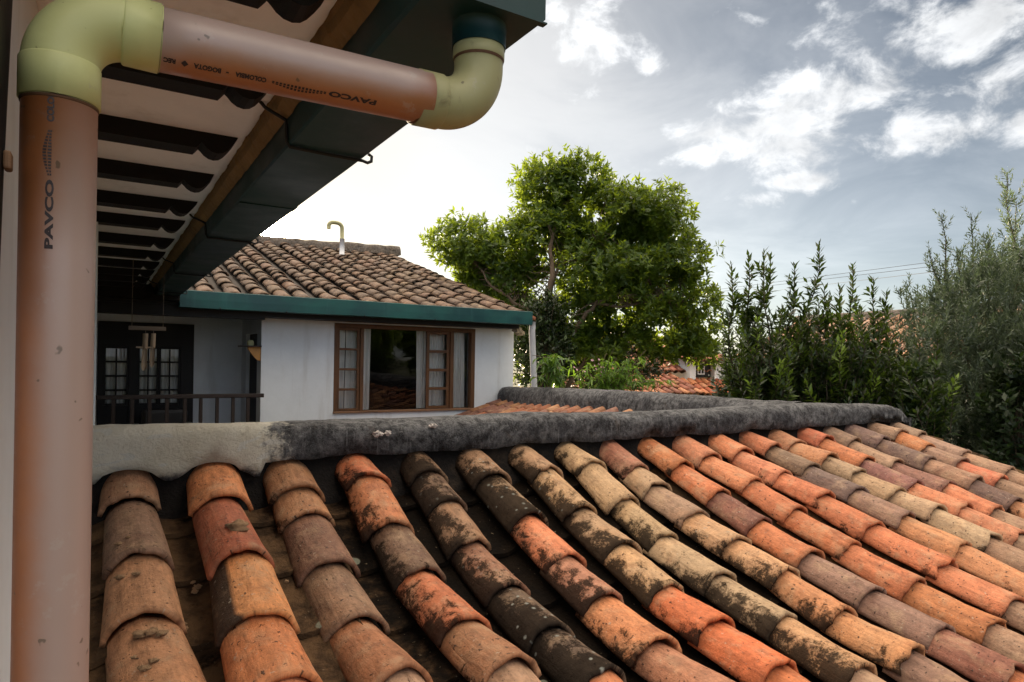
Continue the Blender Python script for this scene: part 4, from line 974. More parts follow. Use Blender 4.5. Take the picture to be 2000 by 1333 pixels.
# printing on the pipes
def lettering(text, size, length, wrap, parent):
    cu = bpy.data.curves.new('lettering', 'FONT'); cu.body = text; cu.size = 1; cu.resolution_u = 3; cu.offset = .045
    to = bpy.data.objects.new('lettering', cu); col.objects.link(to); bpy.context.view_layer.update()
    me = bpy.data.meshes.new_from_object(to.evaluated_get(bpy.context.evaluated_depsgraph_get())); col.objects.unlink(to); bpy.data.objects.remove(to)
    co = np.zeros(len(me.vertices) * 3); me.vertices.foreach_get('co', co); co = co.reshape(-1, 3)
    x0, x1 = co[:, 0].min(), co[:, 0].max(); y0, y1 = co[:, 1].min(), co[:, 1].max()
    for v, (x, y, _) in zip(me.vertices, co): v.co = wrap((x - x0) / (x1 - x0) * length, ((y - y0) / (y1 - y0) - .5) * size)
    me.materials.clear(); me.materials.append(M['ink']); o = bpy.data.objects.new('lettering', me); link(o, parent); o['label'] = 'printed lettering on the pipe'; return o
def wv(u0, ph0=math.radians(-10)):
    R_ = PR + .0006
    def f(u, v): a = ph0 - v / R_; return (VX + R_ * math.sin(a), VY - R_ * math.cos(a), u0 + u)
    return f
def wh_(u0, th0=math.radians(-56)):
    R_ = PR + .0012
    def f(u, v): a = th0 - v / R_; x = u0 - u; return (x, VY + .006 * (x - .06) - R_ * math.cos(a), HZ - .004 + .010 * (x - .06) / .44 + R_ * math.sin(a))
    return f
def emblem(wrap, length, parent):       # lens shaped printed device made of short bars
    mb = MB(); n = 15
    for i in range(n):
        u = length * (i + .1) / n; u2 = length * (i + .72) / n; h = .0042 + .0062 * math.sin(math.pi * (i + .5) / n) ** 1.5; k = .35 * noise.noise(Vector((i * 1.7, 0, 0)))
        sh = -.0035 * math.sin(math.pi * (i + .5) / n)
        for a, b in ((-.5, -.06 + k * .3), (.08 + k * .3, .5)):
            q = [wrap(u, a * h - sh), wrap(u2, a * h - sh), wrap(u2, b * h - sh), wrap(u, b * h - sh)]; mb.add(q, [(0, 1, 2, 3)])
    o = mb.build('emblem', M['ink'], parent)
lettering('PAVCO', .0098, .092, wv(.139), vpipe); emblem(wv(.236), .062, vpipe); lettering('COLOMBIA', .0085, .060, wv(.308), vpipe)
lettering('PAVCO', .0105, .082, wh_(.395), hpipe); emblem(wh_(.309), .088, hpipe); lettering('COLOMBIA', .009, .046, wh_(.214), hpipe)
lettering('-', .002, .004, wh_(.159), hpipe); lettering('BOGOTA', .009, .038, wh_(.148), hpipe)
mb = MB(); f = wh_(.103); mb.add([f(0, 0), f(.005, -.0055), f(.010, 0), f(.005, .0055)], [(0, 1, 2, 3)]); mb.build('emblem', M['ink'], hpipe)
lettering('REC', .008, .016, wh_(.086), hpipe)

# ------------------------------------------------------------------ foliage tools
rs = np.random.RandomState(11)
def unit(a): return a / np.maximum(np.linalg.norm(a, axis=-1, keepdims=True), 1e-9)
def leaves(O, Dr, Nr, L, Wd, droop=.25, fold=.18, fat=.42):
    """O origin, Dr leaf direction, Nr leaf face normal, arrays (n,3); L, Wd (n,) -> verts, quads; two folded quads per leaf, tip bent"""
    n = len(O); Dr = unit(Dr); S = unit(np.cross(Dr, Nr)); Nn = np.cross(S, Dr)
    L = L[:, None]; Wd = Wd[:, None]
    tip = O + Dr * L - Nn * L * droop; mid = O + Dr * L * .5 - Nn * (L * droop * .22 + Wd * fold)
    l = O + Dr * L * fat + S * Wd * .5 - Nn * L * droop * .12; r = O + Dr * L * fat - S * Wd * .5 - Nn * L * droop * .12
    V = np.stack([O, l, tip, r, mid], 1).reshape(-1, 3); b = np.arange(n)[:, None] * 5
    Q = np.concatenate([b + np.array([[0, 4, 2, 1]]), b + np.array([[0, 3, 2, 4]])], 0)
    return V, Q
def tubes_mesh(name, segs, mat, parent, seg=6):
    mb = MB()
    for pts, rad in segs: mb.tube(pts, rad, seg, caps=False)
    return mb.build(name, mat, parent, smooth=True)
def bent(a, b, n=5, j=.08, seed=0, sag=0):
    a, b = np.array(a, float), np.array(b, float); L = np.linalg.norm(b - a); P = []
    for i in range(n + 1):
        t = i / n; q = a + (b - a) * t; k = math.sin(math.pi * t) * L * j
        q = q + np.array([noise.noise(Vector((seed, t * 2.3, 1))), noise.noise(Vector((seed, t * 2.3, 5))), noise.noise(Vector((seed, t * 2.3, 9)))]) * k * 2; q[2] -= sag * math.sin(math.pi * t) * L
        P.append(q)
    return P

def crown_tree(name, label, cat, base, lobes, nclus, leaf, mat, limbs, barkmat, group=None, seed=3, young=.12, per=9):
    rr = np.random.RandomState(seed)
    tr = thing(name, label, cat, tuple(base), group)
    vols = np.array([l[1][0] * l[1][1] * l[1][2] for l in lobes]) ** .75; vols /= vols.sum()
    C, Ax, edge = [], [], []
    for (c, r), f in zip(lobes, vols):
        n = int(nclus * f); d = unit(rr.normal(size=(n * 3, 3))); rad = rr.uniform(.10, 1, n * 3) ** .45
        # uneven outline: the radius changes with direction, and clumps are thinned by noise
        bump = np.array([noise.noise(Vector(tuple(q * 2.1 + c[0]))) for q in d]) * .30 + np.array([noise.noise(Vector(tuple(q * 5.0 + c[1]))) for q in d]) * .22
        p = np.array(c) + d * (np.array(r) * (rad * (1.0 + bump))[:, None])
        g = np.array([noise.noise(Vector(tuple(q * 1.9))) + .6 * noise.noise(Vector(tuple(q * 4.6))) for q in p])
        keep = np.where(g > -.11)[0][:n]
        C.append(p[keep]); Ax.append(unit(d[keep] * .8 + np.array([0, 0, .75]) + rr.normal(size=(len(keep), 3)) * .3)); edge.append(rad[keep])
    C = np.concatenate(C); Ax = np.concatenate(Ax); edge = np.concatenate(edge); nC = len(C)
    A = np.repeat(Ax, per, 0); base_ = np.repeat(C, per, 0); ph = rr.uniform(0, 2 * math.pi, nC * per); tilt = rr.uniform(.35, 1.35, nC * per)
    e1 = unit(np.cross(A, np.array([.3, .2, 1.0]))); e2 = np.cross(A, e1)
    Dl = A * np.cos(tilt)[:, None] + (e1 * np.cos(ph)[:, None] + e2 * np.sin(ph)[:, None]) * np.sin(tilt)[:, None]
    Nl = unit(A + rr.normal(size=A.shape) * .35); O = base_ + A * rr.uniform(-.10, .06, nC * per)[:, None]
    L = leaf[0] * rr.uniform(.65, 1.15, nC * per); W_ = L * leaf[1]
    V, Q = leaves(O, Dl, Nl, L, W_, .30, .16)
    yo = np.clip(np.repeat((edge > .8) * rr.uniform(0, 1, nC) * 1.0, per) * young * 3 * (rr.uniform(0, 1, nC * per) > .3), 0, 1)
    vec = np.repeat(np.stack([rr.uniform(0, 1, nC * per) * .6 + np.repeat(rr.uniform(0, .4, nC), per), yo, yo * 0], 1), 5, 0)
    np_mesh('crown', V, Q, mat, tr, vec=vec)
    segs = []
    for i, (pts, r0_, r1_) in enumerate(limbs):
        P = []
        for a, b in zip(pts, pts[1:]): P += bent(a, b, 4, .05, seed + i * 7 + a[2])[:-1]
        P.append(np.array(pts[-1])); segs.append((P, [r0_ + (r1_ - r0_) * t for t in np.linspace(0, 1, len(P))]))
        # side branches reach into the nearby leaf clusters
        idx = rr.choice(nC, min(nC, 500), replace=False)
        for q in np.linspace(.35, 1, 9):
            p = P[min(int(q * (len(P) - 1)), len(P) - 1)]; dd = np.linalg.norm(C[idx] - p, axis=1); ok = idx[(dd > .25) & (dd < 1.1)]
            for t in ok[:5]:
                segs.append((bent(p, C[t], 4, .10, t), [max(r1_ * .55, .010), .009, .007, .005, .004]))
    tubes_mesh('trunk', segs, barkmat, tr)
    return tr

def lobe(px, py, Z, rpx, rpy, rz): return (tuple(at(px, py, Z)), (rpx * Z / F, rz, rpy * Z / F))
def mkl(L): return [((c), (r[0], r[1], r[2])) for c, r in L]
TB = np.array([7.7, 10.6, GZ]); tw = lambda px, py, Z: tuple(at(px, py, Z))
big_lobes = [lobe(905, 478, 12.6, 82, 62, .7), lobe(985, 545, 12.8, 80, 62, .7), lobe(1075, 372, 13.2, 84, 66, .8), lobe(1130, 350, 13.0, 62, 50, .7), lobe(1075, 455, 13.0, 90, 62, .9),
             lobe(1195, 415, 12.8, 85, 60, .9), lobe(1275, 415, 12.8, 75, 58, .9), lobe(1290, 500, 12.9, 92, 80, 1.0), lobe(1180, 520, 12.6, 110, 80, 1.1), lobe(1335, 590, 13.0, 62, 80, .8),
             lobe(1230, 600, 12.9, 110, 62, .9), lobe(1120, 620, 13.0, 90, 62, 1.0), lobe(1040, 640, 13.3, 62, 66, .8), lobe(1180, 680, 13.2, 110, 48, .9), lobe(1300, 660, 13.3, 90, 42, .8), lobe(1060, 710, 13.5, 70, 45, .7), lobe(1000, 610, 13.6, 50, 60, .6),
             lobe(955, 505, 12.7, 75, 50, .7), lobe(1010, 470, 12.9, 60, 50, .7), lobe(940, 545, 12.9, 55, 40, .6), lobe(1025, 560, 13.1, 60, 60, .7), lobe(1370, 660, 13.0, 45, 60, .6), lobe(1130, 420, 13.3, 120, 90, .7), lobe(1230, 500, 13.4, 140, 110, .7)]
limbs = [([tuple(TB), tw(1100, 800, 13.3), tw(1085, 700, 13.1), tw(1066, 600, 12.3), tw(1080, 540, 12.2), tw(1075, 480, 12.4), tw(1100, 400, 12.8)], .13, .018),
         ([tw(1066, 620, 12.6), tw(1020, 600, 12.6), tw(960, 560, 12.2), tw(925, 510, 12.3)], .045, .012),
         ([tw(1090, 720, 13.1), tw(1125, 640, 12.4), tw(1165, 590, 12.2), tw(1250, 560, 12.4), tw(1300, 500, 12.6)], .060, .014),
         ([tw(1165, 592, 12.2), tw(1210, 600, 12.3), tw(1290, 585, 12.5), tw(1350, 590, 12.7)], .035, .010),
         ([tw(1075, 560, 12.3), tw(1110, 500, 12.6), tw(1170, 450, 12.6)], .030, .010), ([tw(1105, 760, 13.3), tw(1150, 690, 13.0), tw(1230, 660, 13.0)], .05, .012)]
bt = crown_tree('garden_tree', 'large spreading broadleaf tree rising beside the white house', 'tree', TB, big_lobes, 9300, (.138, .38), M['leaf_tree'], limbs, M['bark'])

def shoot_leaves(P, rr, sp, ll, lw, up=.9, spread=.9, young_tip=0.0, droop=.15, taper=.6, opp=False, bright=None):
    """leaves set spirally along a polyline P (list of points)"""
    P = np.array(P); seg = np.linalg.norm(np.diff(P, axis=0), axis=1); cum = np.concatenate([[0], np.cumsum(seg)]); T = cum[-1]; n = max(4, int(T / sp))
    s = (np.arange(n) + rr.uniform(-.3, .3, n)) / n * T; s = np.clip(s, 0, T)
    X = np.stack([np.interp(s, cum, P[:, i]) for i in range(3)], 1)
    d = np.stack([np.interp(np.clip(s + .03, 0, T), cum, P[:, i]) - np.interp(np.clip(s - .03, 0, T), cum, P[:, i]) for i in range(3)], 1); d = unit(d)
    ph = (np.arange(n) * (math.pi if opp else 2.4)) + rr.uniform(-.5, .5, n)
    if opp: ph = np.arange(n) % 2 * math.pi + (np.arange(n) // 2 % 2) * 1.57 + rr.uniform(-.4, .4, n)
    e1 = unit(np.cross(d, np.array([.31, .17, .05]) + rr.normal(size=3) * .1)); e2 = np.cross(d, e1)
    rad = e1 * np.cos(ph)[:, None] + e2 * np.sin(ph)[:, None]
    t = s / T; op = spread * (1 - .55 * t ** 3) * rr.uniform(.75, 1.2, n)
    Dl = d * np.cos(op)[:, None] + rad * np.sin(op)[:, None]
    N = unit(d * np.sin(op)[:, None] - rad * np.cos(op)[:, None] * -1 * 0 + d * .4 + rr.normal(size=(n, 3)) * .25)
    L = ll * rr.uniform(.5, 1.2, n) * (1 - (1 - taper) * t ** 4); W_ = L * lw
    V, Q = leaves(X, Dl, N, L, W_, droop, .15, .45)
    yo = np.clip(np.clip((t - .45) / .35, 0, 1) * young_tip, 0, 1)
    return V, Q, np.repeat(np.stack([rr.uniform(0, 1, n), yo, yo * 0], 1), 5, 0)
def gather(parts):
    Vs, Qs, As = [], [], []; o = 0
    for V, Q, A in parts: Vs.append(V); Qs.append(Q + o); As.append(A); o += len(V)
    return np.concatenate(Vs), np.concatenate(Qs), np.concatenate(As)

def laurel(px, ytop, Z, ybot, wpx, label, seed, nsh=34, bright=.25, tops=None):
    nsh = int(nsh * 1.5); wpx *= 1.2
    rr = np.random.RandomState(seed); foot = at(px, 720, Z); foot = np.array([foot[0], foot[1], GZ])
    t = thing('laurel_shrub', label, 'shrub', tuple(foot), 'upright laurel shrubs in a line behind the ridge')
    parts, segs = [], []; W = wpx * Z / F
    ztop = at(px, ytop, Z)[2]; zbot = at(px, ybot, Z)[2]
    tl = [(px, ytop)] + (tops or [])
    lead = []
    for k, (x, y) in enumerate(tl):
        tp = at(x, y, Z + rr.uniform(-.15, .15)); b = foot + np.array([(tp[0] - foot[0]) * .5, (tp[1] - foot[1]) * .5, 0]); b[2] = zbot - .8
        P = bent(b, tp, 9, .07, seed + k); lead.append(P); segs.append((P, np.linspace(.016, .004, 10)))
        parts.append(shoot_leaves(P, rr, .0150, .122, .34, spread=1.05, young_tip=bright * .6, taper=.75))
        # short side twigs on the leader make its leafy spire
        for q in rr.uniform(.25, .93, 24):
            i = int(q * 9); p = P[i]; a = rr.uniform(0, 6.28); r = .055 + .17 * (1 - q)
            e = p + np.array([math.cos(a) * r, math.sin(a) * r, r * 1.1 + .06]); parts.append(shoot_leaves(bent(p, e, 3, .1, a), rr, .0165, .108, .33, spread=1.0, young_tip=bright * (.3 if rr.rand() < .8 else 1.6), taper=.7))
    segs.append(([foot, foot + np.array([0, 0, zbot - .8 - GZ])], [.04, .02]))
    for k in range(nsh):
        a = rr.uniform(0, 2 * math.pi); r = W * .5 * rr.uniform(.2, 1) ** .6; q = rr.uniform(0, 1) ** .8
        zb = zbot - .6 + (ztop - zbot) * .50 * rr.rand(); zt = min(zb + rr.uniform(.5, 1.0), zbot + (ztop - zbot) * (.92 - .45 * r / (W * .5) * rr.uniform(.5, 1)))
        b = foot + np.array([math.cos(a) * r * rr.uniform(.1, .6), math.sin(a) * r * rr.uniform(.1, .6), 0]); b[2] = zb - .15
        e = foot + np.array([math.cos(a) * r * 1.25 + rr.normal() * .06, math.sin(a) * r * 1.25 + rr.normal() * .06, 0]); e[2] = max(zt, zb + .2)
        P = bent(b, e, 5, .12, seed * 3 + k); segs.append((P, [.009, .008, .006, .005, .004, .003]))
        parts.append(shoot_leaves(P, rr, .0145, .108, .33, spread=1.05, young_tip=(1.0 if rr.rand() < bright * .6 else .06), taper=.8))
    V, Q, A = gather(parts); np_mesh('leaves', V, Q, M['leaf_laurel'], t, vec=A); tubes_mesh('stem', segs, M['bark_dark'], t, 5)
    return t
laurel(1492, 492, 7.0, 800, 120, 'laurel shrub with three clustered spires and bright yellow-green tips, nearest the big tree', 21, 60, .30, [(1428, 516), (1505, 500), (1462, 500)])
laurel(1552, 516, 7.3, 800, 80, 'slim dark laurel shrub with a single narrow spire', 22, 40, .06)
laurel(1600, 478, 6.9, 800, 92, 'tallest laurel shrub, its pointed leader highest of the line', 23, 52, .12, [(1610, 560)])
laurel(1666, 517, 7.0, 800, 90, 'laurel shrub with fresh lime tufts halfway up, beside the tallest one', 24, 50, .34, [(1640, 560)])
laurel(1706, 545, 7.2, 805, 66, 'short thin-topped laurel shrub in front of the distant tiled roof', 25, 34, .16, [(1731, 570)])
laurel(1795, 668, 6.6, 830, 74, 'low laurel shrub with sparse single stems at the foot of the olive', 26, 34, .22, [(1832, 655), (1765, 700)])

# olive tree
def olive():
    rr = np.random.RandomState(77); foot = at(1955, 720, 7.6); foot[2] = GZ
    t = thing('olive_tree', 'tall feathery olive tree with small grey-green leaves at the edge of the hedge', 'tree', tuple(foot))
    parts, segs = [], []
    tops = [(1968, 342, 1.3), (1838, 422, .8), (1896, 424, .9), (1985, 395, 1.), (2040, 360, 1.2), (1930, 470, 1), (1815, 490, .6), (1870, 500, 1), (1960, 500, 1), (2010, 450, 1), (2090, 420, 1), (1770, 560, .5), (1850, 570, 1), (1905, 560, 1)]
    def spray(P, n, ln, pw=0.5, sp=.011):
        for q in rr.uniform(.12, 1, n):
            i = min(int(q * (len(P) - 1)), len(P) - 2); p = np.array(P[i]) + (np.array(P[i + 1]) - np.array(P[i])) * rr.rand()
            a = rr.uniform(0, 6.28); r = ln * rr.uniform(.3, 1) * (1.15 - q * .75); e = p + np.array([math.cos(a) * r * .55, math.sin(a) * r * .55, r * .95])
            parts.append(shoot_leaves(bent(p, e, 4, .08, a * 3), rr, sp, .062, .26, spread=.75, young_tip=.5, taper=.7, opp=True, droop=.08))
    for k, (x, y, wgt) in enumerate(tops):
        tp = at(x, y, 7.4 + rr.uniform(-.5, .6)); b = foot + np.array([(tp[0] - foot[0]) * .35, (tp[1] - foot[1]) * .35, 0]); b[2] = -.9 + rr.uniform(-.4, .3)
        P = bent(b, tp, 9, .05, k + 40); segs.append((P, np.linspace(.022, .003, 10)))
        parts.append(shoot_leaves(P[3:], rr, .011, .064, .26, spread=.7, opp=True, droop=.06)); spray(P, int(40 * wgt), .62); spray(P[4:], int(18 * wgt), .30)
    for k in range(640):      # body of the crown
        x = rr.uniform(1775, 2170); y = rr.uniform(545 if x > 1830 else 620, 920); z = rr.uniform(6.5, 8.4); p = at(x, y, z)
        cx = (x - 1985) / 215
        if abs(cx) > 1 or y < 540 + 130 * cx * cx: continue
        e = p + np.array([rr.normal() * .13, rr.normal() * .13, rr.uniform(.25, .55)]); P = bent(p, e, 4, .1, k)
        parts.append(shoot_leaves(P, rr, .0095, .062, .26, spread=.85, opp=True, droop=.06)); spray(P, 9, .26)
    segs.append(([foot, foot + np.array([.05, 0, 2.0]), foot + np.array([0, .05, 3.6])], [.11, .08, .05]))
    V, Q, A = gather(parts); np_mesh('crown', V, Q, M['leaf_olive'], t, vec=A); tubes_mesh('trunk', segs, M['bark'], t, 5); print('olive leaves', len(Q) // 2)
olive()

# dark shrubs below, filling the garden edge
def shrub(name, px, py, Z, rx, ry, n, ll, mat, label, seed, group=None, cat='shrub', lw=.42, young=.1):
    rr = np.random.RandomState(seed); c = at(px, py, Z); foot = (c[0], c[1], GZ)
    t = thing(name, label, cat, foot, group); parts = []; segs = [([foot, (c[0], c[1], c[2])], [.05, .02])]
    R_ = np.array([rx * Z / F, rx * Z / F * .8, ry * Z / F])
    for k in range(n):
        d = unit(rr.normal(size=3)); q = c + d * R_ * rr.uniform(.2, 1) ** .5 * (1 + .35 * noise.noise(Vector(tuple(d * 2.5 + seed))))
        e = q + (d * .5 + np.array([0, 0, .7])) * rr.uniform(.12, .3); parts.append(shoot_leaves(bent(q, e, 3, .1, k), rr, .022, ll, lw, spread=1.0, young_tip=young * 3 * (rr.rand() < .3), taper=.8))
        if k % 9 == 0: segs.append((bent(c - np.array([0, 0, R_[2] * .6]), q, 4, .08, k), [.016, .012, .009, .007, .005]))
    V, Q, A = gather(parts); np_mesh('leaves', V, Q, mat, t, vec=A); tubes_mesh('stem', segs, M['bark_dark'], t, 5); return t
shrub('bush', 1880, 900, 7.6, 170, 95, 900, .085, M['leaf_dark'], 'deep shadowed bush below the olive, past the end of the ridge', 51, 'dark bushes along the garden edge')
shrub('bush', 1995, 840, 6.4, 60, 120, 300, .10, M['leaf_dark'], 'broad-leaved bush with a few lit green leaves at the far edge of the tiles', 52, 'dark bushes along the garden edge', young=.3)
shrub('bush', 1640, 800, 8.3, 150, 75, 700, .09, M['leaf_dark'], 'dark bush filling the foot of the laurel line', 53, 'dark bushes along the garden edge')
shrub('bush', 1770, 790, 8.6, 110, 95, 600, .09, M['leaf_dark'], 'dark bush between the laurels and the olive', 54, 'dark bushes along the garden edge')
shrub('bush', 1480, 780, 8.0, 90, 60, 380, .09, M['leaf_dark'], 'dark bush behind the spired laurel next to the small tiled house', 55, 'dark bushes along the garden edge')
shrub('bush', 1060, 690, 11.4, 62, 110, 700, .11, M['leaf_dark'], 'dense shaded bush close behind the white downspout', 56, 'dark bushes along the garden edge', young=.25)
shrub('bush', 1180, 720, 14.2, 130, 60, 700, .12, M['leaf_dark'], 'dark bush under the spreading crown of the big tree', 57, 'dark bushes along the garden edge', young=.2)

# little peach tree: long drooping leaves, a few pink flowers
def peach():
    rr = np.random.RandomState(31); foot = at(1190, 740, 8.9); foot[2] = GZ
    t = thing('peach_tree', 'young peach tree with long drooping leaves and pink blossom twigs behind the far ridge', 'tree', tuple(foot))
    parts, segs, fl = [], [], []
    stem = [foot, at(1165, 830, 8.9), at(1130, 765, 8.8)]; segs.append(([tuple(p) for p in stem], [.05, .03, .02]))
    def branch(pts, n, ll, yg, flowers=0, leafy=True, r=.009):
        P = []
        for a, b in zip(pts, pts[1:]): P += bent(a, b, 4, .06, a[0] + b[2])[:-1]
        P.append(np.array(pts[-1])); segs.append((P, np.linspace(r, .003, len(P))))
        if leafy:
            k = n; q = rr.uniform(.25, 1, k); O = np.array([P[min(int(t_ * (len(P) - 1)), len(P) - 1)] for t_ in q]) + rr.normal(size=(k, 3)) * .02
            a = rr.uniform(0, 6.28, k); Dl = np.stack([np.cos(a), np.sin(a), rr.uniform(-1.0, .35, k)], 1); N = np.tile([0, 0, 1.0], (k, 1)) + rr.normal(size=(k, 3)) * .3
            L = ll * rr.uniform(.6, 1.1, k); V, Q = leaves(O, Dl, N, L, L * .20, .45, .12, .40)
            parts.append((V, Q, np.repeat(np.stack([rr.uniform(0, 1, k), np.clip(rr.uniform(0, 1, k) * yg, 0, 1), a * 0], 1), 5, 0)))
        for f in range(flowers): fl.append(P[rr.randint(len(P) // 3, len(P))] + rr.normal(size=3) * .014)
    # the drooping tuft that hangs over the ridge in front of the downspout
    Z = 8.25
    for k in range(16):
        e = (1066 + rr.uniform(-26, 28), 716 + rr.uniform(-30, 45)); branch([at(1105, 770, 8.9), at(1080, 712 + rr.uniform(-20, 10), 8.6), at(*e, Z + rr.uniform(-.2, .2))], 30, .15, .15, r=.006)
    for e in [(1185, 690), (1200, 680), (1240, 690), (1262, 684), (1150, 705), (1215, 720), (1110, 692), (1290, 745), (1260, 730), (1330, 745), (1180, 715), (1235, 700), (1270, 695), (1205, 700)]:
        branch([at(1160, 800, 8.9), at((1160 + e[0]) / 2, 748, 8.9), at(*e, 8.9 + rr.uniform(-.3, .3))], 80, .135, 1.0, r=.007)
    for e in [(1158, 703), (1165, 690), (1125, 718), (1176, 712)]:
        branch([at(1240, 790, 9.0), at((1200 + e[0]) / 2, 740, 8.9), at(*e, 8.8)], 0, .1, 0, flowers=7, leafy=False, r=.007)
    V, Q, A = gather(parts); np_mesh('leaves', V, Q, M['leaf_peach'], t, vec=A); tubes_mesh('stem', segs, M['bark'], t, 5)
    O = np.repeat(np.array(fl), 5, 0); a = np.tile(np.arange(5) * 1.257, len(fl)); Dl = np.stack([np.cos(a), np.sin(a) * .6, np.sin(a) * .8 + .1], 1); L = np.full(len(O), .017)
    V, Q = leaves(O, Dl, np.tile([0, -1.0, .3], (len(O), 1)), L, L * .9, .1, .05, .6); np_mesh('blossom', V, Q, M['petal'], t)
peach()

# ------------------------------------------------------------------ houses beyond the trees
dh = thing('dormer_house', 'distant tiled house with a small white dormer between the trees', 'house', tuple(at(1350, 760, 21)[:2]) + (GZ,))
def dirv(px0, py0, z0, px1, py1, z1): return Vector(at(px1, py1, z1)) - Vector(at(px0, py0, z0))
c0 = Vector(at(1330, 775, 19.5)); ex = Vector((1, 0, 0)); ey = Vector((0, 1, 0))
bx_, by_, bz_ = c0
pal3 = ['8a5044', '9c6450', 'a87058', '7c4c44', 'b07c60', '94584c', 'c08a68']
tm = MB(); dkm = MB()
# rear slope (falls toward the viewpoint), and a brighter porch roof in front of it
slope(tm, dkm, (bx_ - 3.6, by_ + 2.3, 1.25 - .35), (1, 0, 0), (-.55, -2.6, -1.15), 24, 2.7, tl=.36, pal=pal3, seed=12)
slope(tm, dkm, (bx_ - .6, by_ - .25, -.42 + .0), (1, 0, 0), (-.25, -1.0, -.42), 12, 1.0, tl=.33, pal=['b86a48', 'c07c58', 'a85c44', 'c89070', 'b07058', 'd08a60'], seed=13)
tm.build('roof_tile', M['tile'], dh, smooth=True)['kind'] = 'stuff'; dkm.build('channel_tile', M['channel'], dh, smooth=True)
mb = MB(); mb.box(bx_ - 3.8, bx_ + 4.6, by_ - .9, by_ + 4.5, GZ, -.86); mb.build('wall', M['ochre'], dh)
mb = MB(); d0 = Vector(at(1342, 700, 19.6)); d1 = Vector(at(1400, 736, 19.0)); wx = d0.x
wzt, wzb = d0.z, d1.z
mb.box(wx - .12, wx + .12, by_ - .25, by_ + 1.5, wzb - .1, wzt); mb.box(wx + .92, wx + 1.6, by_ - .25, by_ + 1.5, wzb - .1, wzt); mb.box(wx + .12, wx + .92, by_ - .25, by_ + 1.5, wzt - .06, wzt + .0); mb.box(wx + .12, wx + .92, by_ + .05, by_ + 1.5, wzb - .1, wzt - .06)
mb.build('dormer', M['white'], dh)
mb = MB(); mb.box(wx + .12, wx + .92, by_ - .1, by_ + .04, wzb - .05, wzt - .062); dw = mb.build('window', M['blackwood'], dh)
mb = MB()
for (a, b, c, d) in ((.34, .37, .04, .40), (.60, .63, .04, .40), (.37, .60, .37, .40), (.37, .60, .04, .07), (.37, .60, .20, .23), (.47, .50, .07, .37)): mb.box(wx + a, wx + b, by_ - .125, by_ - .102, wzb + c, wzb + d)
mb.build('frame', M['pvc_white'], dw)
tm = MB(); dkm = MB(); slope(tm, dkm, (wx + 1.9, by_ + 1.4, wzt + .42), (-1, 0, 0), (0, -1.9, -.42), 8, 1.95, tl=.36, pal=pal3, seed=15); tm.build('roof_tile', M['tile'], dh, smooth=True)['kind'] = 'stuff'; dkm.build('channel_tile', M['channel'], dh, smooth=True)

sh_ = thing('garden_house', 'low tiled outbuilding with ochre wall glimpsed under the big tree', 'house', tuple(at(1150, 760, 17)[:2]) + (GZ,))
q = at(1120, 760, 17.0); tm = MB(); dkm = MB()
slope(tm, dkm, (q[0] - 1.2, q[1] + .6, -.15), (1, 0, 0), (0, -1.6, -.62), 18, 1.7, tl=.34, pal=pal3, seed=14)
tm.build('roof_tile', M['tile'], sh_, smooth=True)['kind'] = 'stuff'; dkm.build('channel_tile', M['channel'], sh_, smooth=True)
mb = MB(); mb.box(q[0] - 1.1, q[0] + 3.7, q[1] - .8, q[1] + 2.2, GZ, -.80); mb.build('wall', M['ochre'], sh_)

rh = thing('gabled_house', 'distant house with weathered pink tiles rising behind the laurels', 'house', tuple(at(1700, 740, 14)[:2]) + (GZ,))
# ridge from upper (px 1840,608) falling back; tiles run down toward the lower left
A = Vector(at(1845, 606, 13.6)); B = Vector(at(1555, 640, 16.8)); Uv = (B - A); Uv.z = 0; Uv.normalize()
Dn = Vector((0, 0, 1)).cross(Uv); Dn = Dn if Dn.dot(Vector(FWD)) < 0 else -Dn; Dn = (Dn * 1.0 + Vector((0, 0, -.42)) ).normalized()
pal4 = ['a88c78', 'b49884', 'a07c68', 'b8a08c', '94786a', 'c09878']
tm = MB(); dkm = MB(); Lr = (B - A).length
slope(tm, dkm, A - Uv * 1.5 - Vector((0, 0, 0)), Uv, Dn, int((Lr + 1.5) / .28), 2.6, tl=.36, pal=pal4, seed=18)
tm.build('roof_tile', M['tile'], rh, smooth=True)['kind'] = 'stuff'; dkm.build('channel_tile', M['channel'], rh, smooth=True)
mb = MB(); R = []
for i in range(40):
    p = A - Uv * 1.5 + Uv * (Lr + 1.5) * i / 39; R.append([tuple(p + Vector((Dn.x * a, Dn.y * a, b + .015 * noise.noise(Vector((i * .7, a * 9, b)))))) for a, b in ((.16, -.1), (.10, .03), (0, .07), (-.10, .03), (-.16, -.1))])
mb.grid(R); mb.build('ridge', M['mortar_brown'], rh, smooth=True)
mb = MB(); p0 = A - Uv * 1.4 + Dn * 2.3; p1 = A + Uv * (Lr - .3) + Dn * 2.3; bk = Vector((-Dn.x, -Dn.y, 0)).normalized() * 4.5; hz = min(p0.z, p1.z) - .08
V = [(p0.x, p0.y, GZ), (p1.x, p1.y, GZ), (p1.x + bk.x, p1.y + bk.y, GZ), (p0.x + bk.x, p0.y + bk.y, GZ)]; V += [(x, y, hz) for x, y, _ in V]
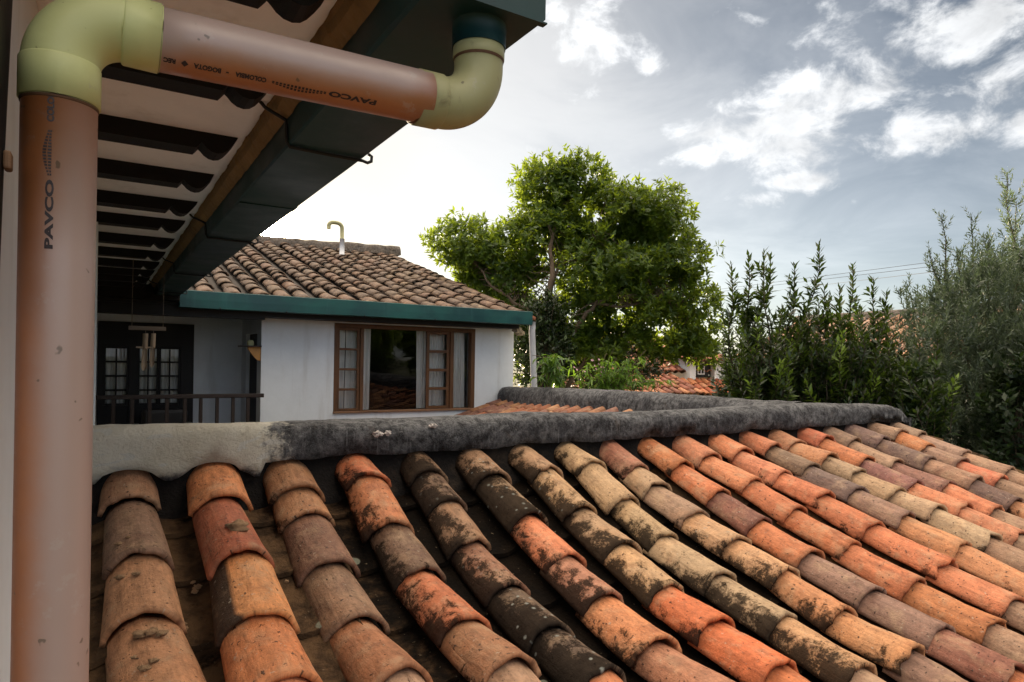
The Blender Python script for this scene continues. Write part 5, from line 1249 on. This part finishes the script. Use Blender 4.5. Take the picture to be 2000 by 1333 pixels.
mb.add(V, [(0, 1, 5, 4), (1, 2, 6, 5), (2, 3, 7, 6), (3, 0, 4, 7), (4, 5, 6, 7)]); mb.build('wall', M['cream'], rh)

# overhead wires
for i, (pa, pb) in enumerate((((1510, 552), (1799, 515)), ((1516, 557), (1802, 523)), ((1683, 548), (1802, 534)))):
    a = Vector(at(*pa, 34.0)); b = Vector(at(*pb, 26.0)); d = b - a; p0 = a - d * (1.6 if i < 2 else 3.0); p1 = b + d * (1.6 if i < 2 else 3.5)
    mb = MB(); mb.tube([p0.lerp(p1, t) - Vector((0, 0, .35 * math.sin(math.pi * t) - .35)) * (0 if 1 else 1) for t in np.linspace(0, 1, 12)], .009, 5)
    tag(mb.build('power_line', M['wire'], None), 'thin overhead wire, ' + ('topmost of the three', 'middle one of the three', 'lowest of the three')[i] + ' above the laurels', 'wire', 'overhead wires')

# trees standing behind the viewpoint: they show only as reflections in the house windows
def copy_thing(o, loc, label, group, rz=0.0, sc=1.0):
    r = o.copy(); col.objects.link(r); r.location = loc; r.rotation_euler.z = rz; r.scale = (sc,) * 3; r['label'] = label; r['group'] = group
    for c in o.children:
        d = c.copy(); col.objects.link(d); d.parent = r; d.matrix_parent_inverse = c.matrix_parent_inverse.copy()
    return r
bt['group'] = 'broad-leaved garden trees'
for i, (x, y, rz, sc) in enumerate(((8.4, -6.5, 2.4, .92), (15.5, -8.0, 4.1, 1.0), (11.8, -9.0, .7, 1.05))):
    copy_thing(bt, (x, y, GZ), ('broadleaf tree mirrored in the large dark window pane', 'broadleaf tree mirrored in the end light of the window', 'broadleaf tree mirrored in the porch side sash')[i], 'broad-leaved garden trees', rz, sc)
bb = [o for o in scn.objects if o.get('category') == 'shrub' and 'deep shadowed' in o['label']][0]
for i, (x, y, rz, sc) in enumerate(((7.6, -4.6, 1.0, 1.25), (11.2, -5.6, 2.6, 1.35), (15.0, -6.8, 4.0, 1.45))):
    copy_thing(bb, (x, y, GZ), ('dark bush mirrored low in the large window pane', 'dark bush mirrored low in the middle of the window', 'dark bush mirrored low in the end light of the window')[i], 'dark bushes along the garden edge', rz, sc)
